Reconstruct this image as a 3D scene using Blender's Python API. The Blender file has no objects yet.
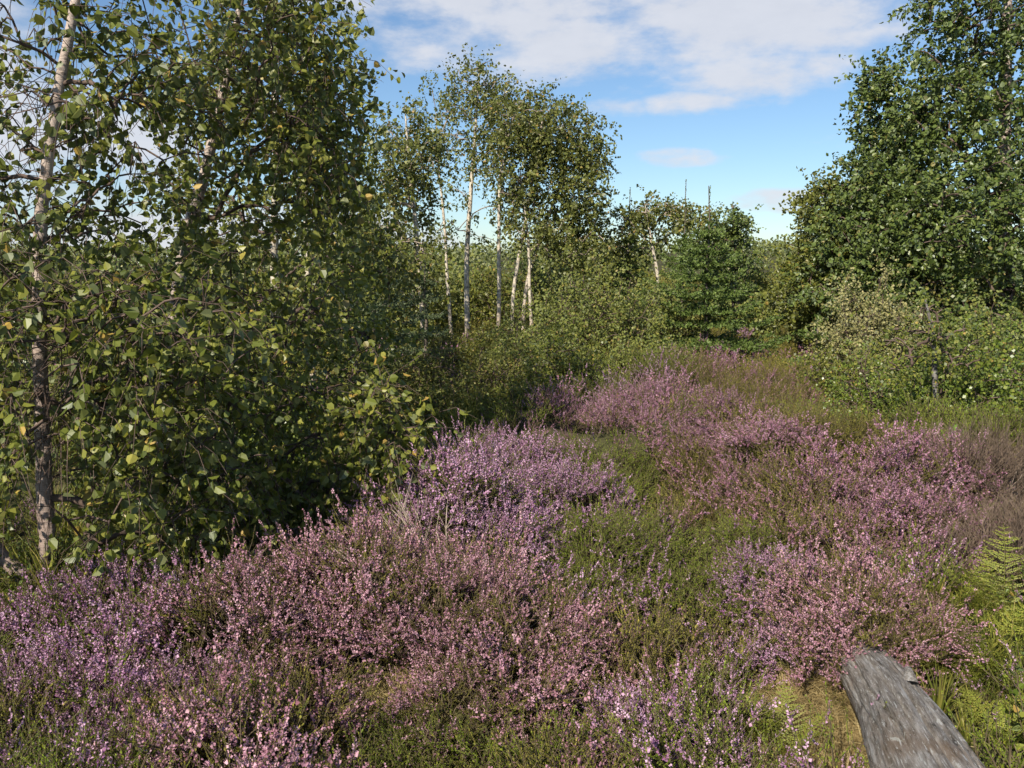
import bpy, math, random
import numpy as np
from mathutils import Vector

PI = math.pi
rng = np.random.default_rng(7)
random.seed(7)
sc = bpy.context.scene
COL = sc.collection

# ------------------------------------------------------------------ camera
F = 850.0
PITCH = math.atan((384 - 265) / F)
EYE = np.array([0.0, 0.0, 1.6])
cam_d = bpy.data.cameras.new('camera')
cam_d.sensor_width = 36.0
cam_d.lens = F / 1024 * 36.0
cam_d.clip_start = 0.05
cam_d.clip_end = 2000
cam = bpy.data.objects.new('camera', cam_d)
COL.objects.link(cam)
cam.location = EYE
cam.rotation_euler = (PI / 2 - PITCH, 0, 0)
sc.camera = cam


def ray(px, py):
    u = (px - 512) / F
    v = (384 - py) / F
    cp, sp = math.cos(PITCH), math.sin(PITCH)
    return np.array([u, cp + v * sp, -sp + v * cp])


def at(px, py, Y):
    d = ray(px, py)
    return EYE + d * (Y / d[1])


def S(x, a, b):
    t = np.clip((x - a) / (b - a), 0, 1)
    return t * t * (3 - 2 * t)


# ------------------------------------------------------------------ noise and ground height
_lat = np.random.default_rng(11).random((256, 256))


def vnoise(x, y, seed=0):
    x = np.asarray(x, float) + seed * 17.31
    y = np.asarray(y, float) + seed * 9.77
    xi = np.floor(x).astype(int)
    yi = np.floor(y).astype(int)
    fx = x - xi
    fy = y - yi
    fx = fx * fx * (3 - 2 * fx)
    fy = fy * fy * (3 - 2 * fy)
    g = lambda i, j: _lat[i % 256, j % 256]
    return ((g(xi, yi) * (1 - fx) + g(xi + 1, yi) * fx) * (1 - fy)
            + (g(xi, yi + 1) * (1 - fx) + g(xi + 1, yi + 1) * fx) * fy)


def height(x, y):
    x = np.asarray(x, float)
    y = np.asarray(y, float)
    h = 0.38 * np.exp(-((x - (0.35 + 0.14 * y)) / 1.75) ** 2) * S(y, 2.0, 6.2) * (1 - 0.3 * S(y, 7.5, 11)) * (1 - 0.5 * S(y, 14, 25))
    h = h + 0.33 * np.exp(-((x - 2.55) / 0.9) ** 2 - ((y - 4.7) / 0.9) ** 2)
    h = h + 0.20 * np.exp(-((x - 0.0) / 0.55) ** 2 - ((y - 4.6) / 0.5) ** 2) - 0.10 * np.exp(-((x - .75) / .3) ** 2 - ((y - 4.2) / .8) ** 2)
    h = h + 0.14 * np.exp(-((x + .15) / .45) ** 2 - ((y - 2.9) / .35) ** 2) + 0.13 * np.exp(-((x + 1.1) / .5) ** 2 - ((y - 3.0) / .4) ** 2) - 0.08 * np.exp(-((x + .55) / .2) ** 2 - ((y - 2.5) / .4) ** 2)
    h = h + 0.16 * np.exp(-((x - 1.2) / 0.45) ** 2 - ((y - 3.0) / 0.5) ** 2)
    h = h + 0.22 * S(y, 9, 14) * S(x, -4, 2)
    h = h - 0.10 * S(-x, 0.8, 3.0) * S(y, 4.5, 7)
    h = h + 0.15 * (vnoise(x * 1.15, y * 1.15, 1) - 0.5) + 0.33 * (vnoise(x * 2.3, y * 2.3, 2) - 0.5)
    h = h + 0.5 * (vnoise(x * 0.11, y * 0.11, 3) - 0.5) * S(y, 9, 20)
    d = np.hypot(x, y)
    h = h + 3.6 * S(d, 60, 190) * (0.75 + 0.5 * vnoise(x * 0.012, y * 0.012, 4)) * S(y, -50, 60)
    h = h + 2.0 * S(d, 25, 70) * vnoise(x * 0.05, y * 0.05, 5) * 0.3
    return h


def ground_at(px, py):
    d = ray(px, py)
    t = np.linspace(0.8, 60, 6000)
    P = EYE[None] + d[None] * t[:, None]
    below = P[:, 2] < height(P[:, 0], P[:, 1])
    k = int(np.argmax(below)) if below.any() else len(t) - 1
    return P[k]


# ------------------------------------------------------------------ object helpers
def tag(o, label=None, cat=None, group=None, kind=None):
    if label: o['label'] = label
    if cat: o['category'] = cat
    if group: o['group'] = group
    if kind: o['kind'] = kind
    return o


def empty(name, loc, label=None, cat=None, group=None):
    o = bpy.data.objects.new(name, None)
    o.empty_display_size = 0.2
    COL.objects.link(o)
    o.location = [float(v) for v in loc]
    return tag(o, label, cat, group)


class Geo:
    """collects quads with a material index and a random value per vertex"""
    def __init__(self):
        self.v, self.q, self.m, self.r, self.s = [], [], [], [], []
        self.n = 0

    def add(self, V, Q, mat=0, rnd=0.5, smooth=False):
        V = np.asarray(V, np.float32).reshape(-1, 3)
        Q = np.asarray(Q, np.int32).reshape(-1, 4)
        if len(V) == 0: return
        self.v.append(V)
        self.q.append(Q + self.n)
        self.m.append(np.full(len(Q), mat, np.int32))
        self.s.append(np.full(len(Q), smooth, bool))
        r = np.asarray(rnd, np.float32)
        self.r.append(np.full(len(V), float(r), np.float32) if r.ndim == 0 else r)
        self.n += len(V)

    def merge(self, g, M=None, T=None, mat_map=None):
        """add another Geo, transformed by 3x3 M and offset T"""
        if g.n == 0: return
        V = np.concatenate(g.v)
        if M is not None: V = V @ np.asarray(M, np.float32).T
        if T is not None: V = V + np.asarray(T, np.float32)
        self.v.append(V.astype(np.float32))
        self.q.append(np.concatenate(g.q) + self.n)
        self.m.append(np.concatenate(g.m))
        self.s.append(np.concatenate(g.s))
        self.r.append(np.concatenate(g.r))
        self.n += len(V)

    def mesh(self, name, mats):
        V = np.concatenate(self.v); Q = np.concatenate(self.q)
        me = bpy.data.meshes.new(name)
        me.vertices.add(len(V)); me.vertices.foreach_set('co', V.ravel())
        me.loops.add(len(Q) * 4); me.loops.foreach_set('vertex_index', Q.ravel())
        me.polygons.add(len(Q))
        me.polygons.foreach_set('loop_start', np.arange(0, len(Q) * 4, 4, dtype=np.int32))
        me.polygons.foreach_set('loop_total', np.full(len(Q), 4, np.int32))
        me.polygons.foreach_set('material_index', np.concatenate(self.m))
        me.polygons.foreach_set('use_smooth', np.concatenate(self.s))
        a = me.attributes.new('rnd', 'FLOAT', 'POINT')
        a.data.foreach_set('value', np.concatenate(self.r))
        for m in mats: me.materials.append(m)
        me.update(calc_edges=True)
        return me

    def obj(self, name, mats, parent=None, off=None, link=True):
        if off is not None and self.n:
            self.v = [v - np.asarray(off, np.float32) for v in self.v]
        o = bpy.data.objects.new(name, self.mesh(name, mats))
        if link: COL.objects.link(o)
        if parent is not None: o.parent = parent
        return o


def nrm(a):
    return a / np.maximum(np.linalg.norm(a, axis=-1, keepdims=True), 1e-9)


def tube(g, P, R, sides=6, mat=0, rnd=0.5):
    P = np.asarray(P, float); R = np.asarray(R, float)
    k = len(P)
    T = nrm(np.gradient(P, axis=0))
    ref = np.array([0.0, 0, 1]) if abs(T[0][2]) < 0.9 else np.array([1.0, 0, 0])
    A = nrm(np.cross(T, ref)); B = np.cross(T, A)
    th = np.arange(sides) * 2 * PI / sides
    V = P[:, None] + R[:, None, None] * (np.cos(th)[None, :, None] * A[:, None] + np.sin(th)[None, :, None] * B[:, None])
    i = np.arange(k - 1)[:, None] * sides; j = np.arange(sides)[None]; j2 = (j + 1) % sides
    Q = np.stack([i + j, i + j2, i + sides + j2, i + sides + j], -1)
    g.add(V.reshape(-1, 3), Q.reshape(-1, 4), mat, rnd, True)


def diamonds(g, P, U, W, mat=0, rnd=0.5, fold=0.0):
    """one folded quad per leaf: base P, length vector U, half width vector W"""
    N = nrm(np.cross(U, W)); n = len(P)
    wl = np.linalg.norm(W, axis=1, keepdims=True)
    V = np.stack([P, P + U * 0.45 + W + N * wl * fold, P + U, P + U * 0.45 - W + N * wl * fold], 1)
    Q = np.arange(n * 4).reshape(n, 4)
    r = np.repeat(rnd, 4) if np.ndim(rnd) else rnd
    g.add(V.reshape(-1, 3), Q, mat, r)


def leaves6(g, P, U, W, mat=0, rnd=0.5, fold=0.25, curl=0.12):
    """ovate leaf of two quads folded along the midrib"""
    N = nrm(np.cross(U, W)); n = len(P)
    wl = np.linalg.norm(W, axis=1, keepdims=True)
    ul = np.linalg.norm(U, axis=1, keepdims=True)
    up = N * wl * fold; dn = -N * ul * curl
    V = np.stack([P, P + U * 0.22 + W * 0.88 + up, P + U * 0.62 + W * 0.78 + up + dn * .4, P + U + dn,
                  P + U * 0.62 - W * 0.78 + up + dn * .4, P + U * 0.22 - W * 0.88 + up], 1)
    b = np.arange(n)[:, None] * 6
    Q = np.concatenate([b + np.array([[0, 1, 2, 3]]), b + np.array([[0, 3, 4, 5]])])
    r = np.repeat(rnd, 6) if np.ndim(rnd) else rnd
    g.add(V.reshape(-1, 3), Q, mat, r)


def rdir(n):
    return nrm(rng.normal(size=(n, 3)))


# ------------------------------------------------------------------ materials
def new_mat(name):
    m = bpy.data.materials.new(name); m.use_nodes = True
    nt = m.node_tree; nt.nodes.clear()
    return m, nt, nt.nodes, nt.links


def ramp(nt, src, stops, interp='LINEAR'):
    r = nt.nodes.new('ShaderNodeValToRGB'); r.color_ramp.interpolation = interp
    e = r.color_ramp.elements
    while len(e) < len(stops): e.new(0.5)
    for el, (p, c) in zip(e, stops):
        el.position = p; el.color = (*c, 1)
    nt.links.new(src, r.inputs[0])
    return r.outputs[0]


def mixc(nt, f, a, b, mode='MIX'):
    m = nt.nodes.new('ShaderNodeMix'); m.data_type = 'RGBA'; m.blend_type = mode
    for s, v in ((m.inputs[0], f), (m.inputs[6], a), (m.inputs[7], b)):
        if isinstance(v, (int, float)): s.default_value = v
        elif isinstance(v, tuple): s.default_value = (*v, 1)
        else: nt.links.new(v, s)
    return m.outputs[2]


def math_n(nt, op, a, b=None, c=None, clamp=False):
    m = nt.nodes.new('ShaderNodeMath'); m.operation = op; m.use_clamp = clamp
    for i, v in enumerate((a, b, c)):
        if v is None: continue
        if isinstance(v, (int, float)): m.inputs[i].default_value = v
        else: nt.links.new(v, m.inputs[i])
    return m.outputs[0]


def attr(nt, name='rnd'):
    a = nt.nodes.new('ShaderNodeAttribute'); a.attribute_name = name
    return a.outputs['Fac']


def noise(nt, scale, detail=3, vec=None, rough=0.6, coord='Object', stretch=None):
    t = nt.nodes.new('ShaderNodeTexCoord'); n = nt.nodes.new('ShaderNodeTexNoise')
    n.inputs['Scale'].default_value = scale; n.inputs['Detail'].default_value = detail
    n.inputs['Roughness'].default_value = rough
    src = vec or t.outputs[coord]
    if stretch:
        mp = nt.nodes.new('ShaderNodeMapping'); mp.inputs['Scale'].default_value = stretch
        nt.links.new(src, mp.inputs[0]); src = mp.outputs[0]
    nt.links.new(src, n.inputs['Vector'])
    return n.outputs[0]


def leaf_mat(name, stops, trans=0.3, rough=0.42, spec=0.35, back=None, instance_var=0.25, tint=(1.0, 1.0, 0.35)):
    m, nt, N, L = new_mat(name)
    c = ramp(nt, attr(nt), stops)
    oi = N.new('ShaderNodeObjectInfo')
    v = math_n(nt, 'MULTIPLY_ADD', oi.outputs['Random'], instance_var * 2, 1 - instance_var)
    hs = N.new('ShaderNodeHueSaturation'); L.new(c, hs.inputs['Color']); L.new(v, hs.inputs['Value'])
    c = hs.outputs[0]
    if back:
        ge = N.new('ShaderNodeNewGeometry')
        c = mixc(nt, ge.outputs['Backfacing'], c, mixc(nt, 0.55, c, back))
    p = N.new('ShaderNodeBsdfPrincipled')
    L.new(c, p.inputs['Base Color']); p.inputs['Roughness'].default_value = rough
    p.inputs['Specular IOR Level'].default_value = spec
    t = N.new('ShaderNodeBsdfTranslucent')
    tc = mixc(nt, 0.5, c, mixc(nt, 1.0, c, tint, 'MULTIPLY'))
    L.new(tc, t.inputs['Color'])
    mx = N.new('ShaderNodeMixShader'); mx.inputs[0].default_value = trans
    L.new(p.outputs[0], mx.inputs[1]); L.new(t.outputs[0], mx.inputs[2])
    o = N.new('ShaderNodeOutputMaterial'); L.new(mx.outputs[0], o.inputs[0])
    return m


def plain_mat(name, stops, scale=8, rough=0.85, bump=0.0, stretch=None, spec=0.2, detail=5):
    m, nt, N, L = new_mat(name)
    n = noise(nt, scale, detail, stretch=stretch)
    c = ramp(nt, n, stops)
    p = N.new('ShaderNodeBsdfPrincipled'); L.new(c, p.inputs['Base Color'])
    p.inputs['Roughness'].default_value = rough; p.inputs['Specular IOR Level'].default_value = spec
    if bump:
        b = N.new('ShaderNodeBump'); b.inputs['Strength'].default_value = bump; b.inputs['Distance'].default_value = 0.01
        L.new(n, b.inputs['Height']); L.new(b.outputs[0], p.inputs['Normal'])
    o = N.new('ShaderNodeOutputMaterial'); L.new(p.outputs[0], o.inputs[0])
    return m


def birch_bark(name, light=(0.44, 0.36, 0.31), mid=(0.22, 0.155, 0.13), dark=(0.05, 0.04, 0.035), zlow=-0.7, zhigh=2.0, amount=0.45):
    m, nt, N, L = new_mat(name)
    tc = N.new('ShaderNodeTexCoord')
    sp = N.new('ShaderNodeSeparateXYZ'); L.new(tc.outputs['Object'], sp.inputs[0])
    hgt = N.new('ShaderNodeMapRange'); L.new(sp.outputs[2], hgt.inputs[0])
    hgt.inputs[1].default_value = zlow; hgt.inputs[2].default_value = zhigh
    big = noise(nt, 7, 4, stretch=(1, 1, 0.6))
    lw = math_n(nt, 'ADD', hgt.outputs[0], math_n(nt, 'MULTIPLY_ADD', big, 1.6, -0.8), clamp=True)
    base = mixc(nt, lw, mid, light)
    dashes = noise(nt, 24, 4, stretch=(1, 1, 8), rough=0.75)
    patches = noise(nt, 9, 4, stretch=(1, 1, 1.6), rough=0.7)
    d1 = ramp(nt, dashes, [(0.54, (0, 0, 0)), (0.62, (1, 1, 1))])
    d2 = ramp(nt, patches, [(0.54, (0, 0, 0)), (0.62, (1, 1, 1))])
    c = mixc(nt, math_n(nt, 'MULTIPLY', d1, 0.85), base, mixc(nt, .5, mid, dark))
    c = mixc(nt, math_n(nt, 'MULTIPLY', d2, amount * 1.6, clamp=True), c, dark)
    p = N.new('ShaderNodeBsdfPrincipled'); L.new(c, p.inputs['Base Color'])
    p.inputs['Roughness'].default_value = 0.6; p.inputs['Specular IOR Level'].default_value = 0.3
    b = N.new('ShaderNodeBump'); b.inputs['Strength'].default_value = 0.5; b.inputs['Distance'].default_value = 0.006
    L.new(dashes, b.inputs['Height']); L.new(b.outputs[0], p.inputs['Normal'])
    o = N.new('ShaderNodeOutputMaterial'); L.new(p.outputs[0], o.inputs[0])
    return m


M = {}
M['birch_leaf'] = leaf_mat('birch_leaf', [(0, (0.079, 0.106, 0.020)), (0.45, (0.167, 0.192, 0.032)), (0.8, (0.294, 0.291, 0.057)),
                                          (0.95, (0.358, 0.331, 0.068)), (1, (0.510, 0.345, 0.080))], 0.40, 0.42, 0.42, (0.16, 0.19, 0.12), 0.0)
M['birch_leaf_olive'] = leaf_mat('birch_leaf_olive', [(0, (0.088, 0.102, 0.019)), (0.5, (0.159, 0.171, 0.029)), (0.85, (0.235, 0.223, 0.042)),
                                                      (1, (0.329, 0.237, 0.060))], 0.30, 0.42, 0.4, (0.14, 0.15, 0.08), 0.0)
M['mid_birch_leaf'] = leaf_mat('mid_birch_leaf', [(0, (0.085, 0.102, 0.024)), (0.5, (0.157, 0.175, 0.040)), (0.85, (0.237, 0.233, 0.061)), (1, (0.342, 0.233, 0.077))], 0.35, 0.42, 0.4, (0.18, 0.19, 0.09), 0.0)
M['alder_leaf'] = leaf_mat('alder_leaf', [(0, (0.056, 0.086, 0.020)), (0.5, (0.112, 0.154, 0.033)), (0.9, (0.191, 0.221, 0.055)),
                                          (1, (0.247, 0.209, 0.066))], 0.25, 0.40, 0.45, (0.14, 0.17, 0.10), 0.0)
M['willow_leaf'] = leaf_mat('willow_leaf', [(0, (0.113, 0.143, 0.034)), (0.5, (0.192, 0.215, 0.049)), (0.9, (0.281, 0.263, 0.066)),
                                            (1, (0.315, 0.227, 0.077))], 0.30, 0.5, 0.3, (0.20, 0.22, 0.13), 0.0)
M['grey_willow_leaf'] = leaf_mat('grey_willow_leaf', [(0, (0.203, 0.203, 0.077)), (0.6, (0.326, 0.297, 0.125)), (1, (0.428, 0.361, 0.173))],
                                 0.25, 0.6, 0.25, (0.30, 0.32, 0.22), 0.0)
M['bramble_leaf'] = leaf_mat('bramble_leaf', [(0, (0.084, 0.127, 0.020)), (0.5, (0.156, 0.207, 0.030)), (0.93, (0.264, 0.276, 0.050)),
                                              (0.99, (0.30, 0.25, 0.06)), (1, (0.36, 0.24, 0.06))], 0.3, 0.35, 0.5, (0.15, 0.2, 0.1), 0.0)
M['shrub_leaf'] = leaf_mat('shrub_leaf', [(0, (0.084, 0.098, 0.024)), (0.6, (0.168, 0.175, 0.039)), (1, (0.280, 0.196, 0.066))], 0.25, 0.5, 0.3, None, 0.0)
M['spruce_needle'] = leaf_mat('spruce_needle', [(0, (0.055, 0.092, 0.022)), (0.6, (0.125, 0.175, 0.040)), (1, (0.22, 0.27, 0.085))], 0.15, 0.45, 0.3,
                              None, 0.0)
M['blue_needle'] = leaf_mat('blue_needle', [(0, (0.060, 0.085, 0.035)), (0.6, (0.105, 0.135, 0.065)), (1, (0.17, 0.205, 0.12))], 0.1, 0.5, 0.3, None, 0.0)
M['fern'] = leaf_mat('fern_green', [(0, (0.13, 0.18, 0.025)), (0.7, (0.26, 0.28, 0.045)), (1, (0.42, 0.34, 0.08))], 0.35, 0.5, 0.3, None, 0.1)
M['seedling'] = leaf_mat('seedling_green', [(0, (0.14, 0.26, 0.03)), (1, (0.26, 0.38, 0.05))], 0.35, 0.4, 0.4, None, 0.0)
M['birch_bark'] = birch_bark('birch_bark')
M['birch_bark_far'] = birch_bark('birch_bark_far', light=(0.58, 0.51, 0.41), mid=(0.34, 0.26, 0.19), zlow=-0.2, zhigh=1.0, amount=0.42)
M['dark_birch_bark'] = birch_bark('dark_birch_bark', light=(0.16, 0.14, 0.13), mid=(0.09, 0.075, 0.07), dark=(0.36, 0.36, 0.34), zlow=0, zhigh=2, amount=0.25)
M['bark'] = plain_mat('brown_bark', [(0.3, (0.07, 0.055, 0.045)), (0.7, (0.19, 0.16, 0.13))], 14, bump=0.5, stretch=(1, 1, 0.4))
M['twig'] = plain_mat('birch_twig', [(0.3, (0.06, 0.04, 0.03)), (0.7, (0.16, 0.115, 0.095))], 9)
M['pale_twig'] = plain_mat('pale_twig', [(0.3, (0.22, 0.17, 0.13)), (0.7, (0.38, 0.31, 0.25))], 9)
M['heath_stem'] = plain_mat('heath_stem', [(0.3, (0.07, 0.05, 0.03)), (0.7, (0.15, 0.12, 0.07))], 20)
M['dead_stem'] = plain_mat('dead_stem', [(0.3, (0.10, 0.07, 0.05)), (0.7, (0.21, 0.155, 0.115))], 20)
FL = dict(trans=0.25, rough=0.65, spec=0.15, tint=(1.0, 0.85, 1.0))
M['lilac'] = leaf_mat('lilac_flower', [(0, (0.27, 0.11, 0.22)), (0.5, (0.47, 0.265, 0.40)), (1, (0.67, 0.45, 0.59))], instance_var=0.16, **FL)
M['pink'] = leaf_mat('pink_flower', [(0, (0.25, 0.11, 0.14)), (0.5, (0.45, 0.235, 0.30)), (1, (0.61, 0.38, 0.44))], instance_var=0.16, **FL)
M['rose'] = leaf_mat('rose_flower', [(0, (0.235, 0.095, 0.150)), (0.5, (0.404, 0.201, 0.290)), (1, (0.564, 0.350, 0.440))], instance_var=0.18, **FL)
M['heath_green'] = leaf_mat('heath_green', [(0, (0.114, 0.165, 0.019)), (0.6, (0.227, 0.291, 0.032)), (1, (0.390, 0.389, 0.054))], 0.25, 0.5, 0.3, None, 0.25)
M['heath_olive'] = leaf_mat('heath_olive', [(0, (0.144, 0.145, 0.026)), (0.6, (0.257, 0.241, 0.046)), (1, (0.408, 0.318, 0.076))], 0.25, 0.55, 0.25, None, 0.25)
M['grass_green'] = leaf_mat('grass_green', [(0, (0.094, 0.120, 0.020)), (0.6, (0.175, 0.186, 0.034)), (1, (0.338, 0.276, 0.081))], 0.3, 0.5, 0.3, None, 0.2)
M['grass_tan'] = leaf_mat('grass_tan', [(0, (0.20, 0.14, 0.06)), (0.6, (0.34, 0.26, 0.12)), (1, (0.46, 0.38, 0.20))], 0.25, 0.6, 0.2, None, 0.15)
M['cone'] = plain_mat('brown_litter', [(0.3, (0.05, 0.03, 0.02)), (0.7, (0.10, 0.06, 0.04))], 10)

# ground
m, nt, N, L = new_mat('heath_soil')
n1 = noise(nt, 0.9, 6); n2 = noise(nt, 14, 8)
c = ramp(nt, n1, [(0.35, (0.045, 0.032, 0.02)), (0.55, (0.055, 0.062, 0.022)), (0.75, (0.09, 0.09, 0.035))])
c = mixc(nt, 0.5, c, ramp(nt, n2, [(0.3, (0.03, 0.022, 0.015)), (0.7, (0.12, 0.11, 0.05))]))
p = N.new('ShaderNodeBsdfPrincipled'); L.new(c, p.inputs['Base Color']); p.inputs['Roughness'].default_value = 0.95
p.inputs['Specular IOR Level'].default_value = 0.1
b = N.new('ShaderNodeBump'); b.inputs['Strength'].default_value = 0.8; b.inputs['Distance'].default_value = 0.03
L.new(n2, b.inputs['Height']); L.new(b.outputs[0], p.inputs['Normal'])
o = N.new('ShaderNodeOutputMaterial'); L.new(p.outputs[0], o.inputs[0])
M['soil'] = m

# ------------------------------------------------------------------ ground sheet
def stretched(lo, hi, fine_lo, fine_hi, step):
    xs = list(np.arange(fine_lo, fine_hi + 1e-6, step))
    s = step
    while xs[-1] < hi: s *= 1.12; xs.append(xs[-1] + s)
    s = step; left = [fine_lo]
    while left[-1] > lo: s *= 1.12; left.append(left[-1] - s)
    return np.array(left[::-1][:-1] + xs)

gx = stretched(-700, 700, -7, 8, 0.09); gy = stretched(-300, 900, 0.2, 13, 0.09)
X, Y_ = np.meshgrid(gx, gy)
g = Geo()
nx, ny = len(gx), len(gy)
i, j = np.meshgrid(np.arange(nx - 1), np.arange(ny - 1))
a = (j * nx + i).ravel()
g.add(np.stack([X.ravel(), Y_.ravel(), height(X, Y_).ravel()], 1), np.stack([a, a + 1, a + nx + 1, a + nx], 1), 0, 0.5, True)
tag(g.obj('ground', [M['soil']]), kind='structure', label='dark peaty heathland ground')

# ------------------------------------------------------------------ small plants: templates
def stem_frames(d):
    d = nrm(d); ref = np.where(np.abs(d[:, 2:3]) < 0.9, np.array([[0, 0, 1.0]]), np.array([[1.0, 0, 0]]))
    A = nrm(np.cross(d, ref)); return A, np.cross(d, A)


def heather_tuft(seed, n=10, h=0.22, spread=0.11, shoots=6, flower=0.8, parts=False, dead=0.0, fl_size=1.0, green_bias=1.0):
    """returns Geos (stem, foliage, flowers); sprays of side shoots on leaning woody stems"""
    r = np.random.default_rng(seed)
    gs, gf, gl = Geo(), Geo(), Geo()
    SP, SD, SL, SF = [], [], [], []
    for k in range(n):
        a = r.random() * 2 * PI; lean = spread * math.sqrt(r.random()) * 1.15
        hh = h * (0.75 + 0.35 * r.random()) * (1 - 0.25 * (lean / spread) ** 2)
        t = np.linspace(0, 1, 6)
        out = np.array([math.cos(a), math.sin(a), 0])
        b = out * 0.02 * r.random()
        P = b[None] + out[None] * (lean * t ** 1.4)[:, None] + np.array([0, 0, 1])[None] * (hh * t)[:, None]
        P[1:-1] += r.normal(0, 0.006, (4, 3))
        tube(gs, P, np.linspace(0.0022, 0.0009, 6), 3, 0, r.random())
        blooming = r.random() < flower
        for q in range(shoots):
            u = 0.30 + 0.70 * (q + r.random() * 0.8) / shoots
            u = min(u, 1.0)
            idx = min(int(u * 5), 4); f = u * 5 - idx
            p0 = P[idx] * (1 - f) + P[idx + 1] * f
            aa = r.random() * 2 * PI
            d = np.array([math.cos(aa), math.sin(aa), 0]) * 0.75 + (P[idx + 1] - P[idx]) / 0.05 * 0.6 + np.array([0, 0, 0.45])
            if q == shoots - 1: p0 = P[-1]; d = (P[-1] - P[-2]) / 0.05 + np.array([0, 0, 0.3])
            SP.append(p0); SD.append(d / np.linalg.norm(d)); SL.append((0.035 + 0.045 * r.random()) * h / 0.24)
            SF.append(blooming and u > 0.42 and r.random() < 0.9)
    SP, SD, SL, SF = map(np.array, (SP, SD, SL, SF))
    for k in range(len(SP)):
        if dead or not SF[k]:
            pass
        tube(gs, np.stack([SP[k], SP[k] + SD[k] * SL[k]]), [0.0009, 0.0005], 3, 0, r.random())
    A, B = stem_frames(SD)

    def along(sel, per_m, jitter):
        cnt = np.maximum((SL[sel] * per_m).astype(int), 1)
        idx = np.repeat(np.where(sel)[0], cnt)
        t = np.concatenate([(np.arange(c) + r.random(c) * 0.5) / c for c in cnt]) if len(cnt) else np.zeros(0)
        th = r.random(len(idx)) * 2 * PI
        rad = np.cos(th)[:, None] * A[idx] + np.sin(th)[:, None] * B[idx]
        return idx, t, rad
    if SF.any():
        idx, t, rad = along(SF, 320 / fl_size, 0)
        t = 0.12 + 0.88 * t
        P = SP[idx] + SD[idx] * (SL[idx] * t)[:, None]
        ln = 0.0074 * fl_size * (0.7 + 0.6 * r.random(len(idx))) * (1.15 - 0.55 * t)
        U = nrm(rad + SD[idx] * r.uniform(0.1, 0.9, (len(idx), 1))) * ln[:, None]
        W = nrm(np.cross(U, rdir(len(idx)))) * (ln * 0.46)[:, None]
        sh_ = np.clip(r.normal(0.5, 0.22, len(SP)), 0.05, .95)
        diamonds(gl, P, U, W, 0, np.clip(sh_[idx] + r.normal(0, 0.13, len(idx)) + (t - .5) * .15, 0, 1), 0.3)
    gr = ~SF
    if gr.any() and not dead:
        idx, t, rad = along(gr, 330 / fl_size, 0)
        P = SP[idx] + SD[idx] * (SL[idx] * t)[:, None]
        ln = 0.0066 * fl_size * (0.7 + 0.6 * r.random(len(idx))) * (1.1 - 0.5 * t)
        U = nrm(rad * 0.6 + SD[idx] * 0.9) * ln[:, None]
        W = nrm(np.cross(U, rad)) * (ln * 0.30)[:, None]
        diamonds(gf, P, U, W, 0, np.clip(r.normal(0.45, 0.25, len(idx)), 0, 1), 0.2)
    if SF.any():   # green leaves under the bloom of flowering shoots
        idx, t, rad = along(SF, 110 / fl_size, 0)
        P = SP[idx] + SD[idx] * (SL[idx] * t * 0.4)[:, None]
        U = nrm(rad * 0.6 + SD[idx] * 0.9) * 0.006; W = nrm(np.cross(U, rad)) * 0.0018
        diamonds(gf, P, U, W, 0, np.clip(r.normal(0.4, 0.25, len(idx)), 0, 1), 0.2)
    return gs, gf, gl


def grass_tuft(seed, n=45, h=0.22, spread=0.10, w=0.003, base=0.03, bend=0.5):
    r = np.random.default_rng(seed); g = Geo()
    for k in range(n):
        a = r.random() * 2 * PI; out = np.array([math.cos(a), math.sin(a), 0])
        hh = h * (0.5 + 0.6 * r.random()); ln = spread * r.random()
        t = np.linspace(0, 1, 5)
        P = (out * base * r.random())[None] + out[None] * (ln * t ** 1.7)[:, None] + np.array([0, 0, 1.0])[None] * (hh * (t - bend * 0.35 * t ** 3))[:, None]
        side = np.array([-out[1], out[0], 0]) if r.random() < 0.5 else rdir(1)[0]
        ww = w * np.array([0.7, 1, 0.85, 0.55, 0.08])[:, None]
        V = np.stack([P - side * ww, P + side * ww], 1).reshape(-1, 3)
        i = np.arange(4) * 2
        g.add(V, np.stack([i, i + 1, i + 3, i + 2], 1), 0, float(np.clip(r.normal(0.5, 0.25), 0, 1)))
    return g


def leafy_sprig(seed, n=9, h=0.2, leaf=0.016):
    r = np.random.default_rng(seed); gs, gf = Geo(), Geo()
    for k in range(n):
        a = r.random() * 2 * PI; out = np.array([math.cos(a), math.sin(a), 0]); hh = h * (0.6 + 0.5 * r.random())
        t = np.linspace(0, 1, 5)
        P = out[None] * (0.09 * r.random() * t)[:, None] + np.array([0, 0, 1.0])[None] * (hh * t)[:, None]
        tube(gs, P, np.linspace(0.0015, 0.0006, 5), 3)
        m = 14
        u = r.random(m) * 0.75 + 0.25; Q = P[0] + (P[-1] - P[0]) * u[:, None]
        U = nrm(rdir(m) + np.array([0, 0, 0.3])) * leaf * (0.7 + 0.6 * r.random((m, 1)))
        W = nrm(np.cross(U, rdir(m))) * leaf * 0.33
        leaves6(gf, Q, U, W, 0, np.clip(r.normal(0.5, 0.25, m), 0, 1))
    return gs, gf


TEMPLATES = []


def template(name, geos, mats):
    g = Geo()
    for k, q in enumerate(geos):
        if q.n == 0: continue
        q.m = [np.full(len(x), k, np.int32) for x in q.m]
        g.merge(q)
    o = g.obj(name, mats, link=False)
    TEMPLATES.append(o)
    return len(TEMPLATES) - 1


V_ = {}
def family(key, n, mk, mats):
    V_[key] = [template(key, mk(s), mats) for s in range(n)]

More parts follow.
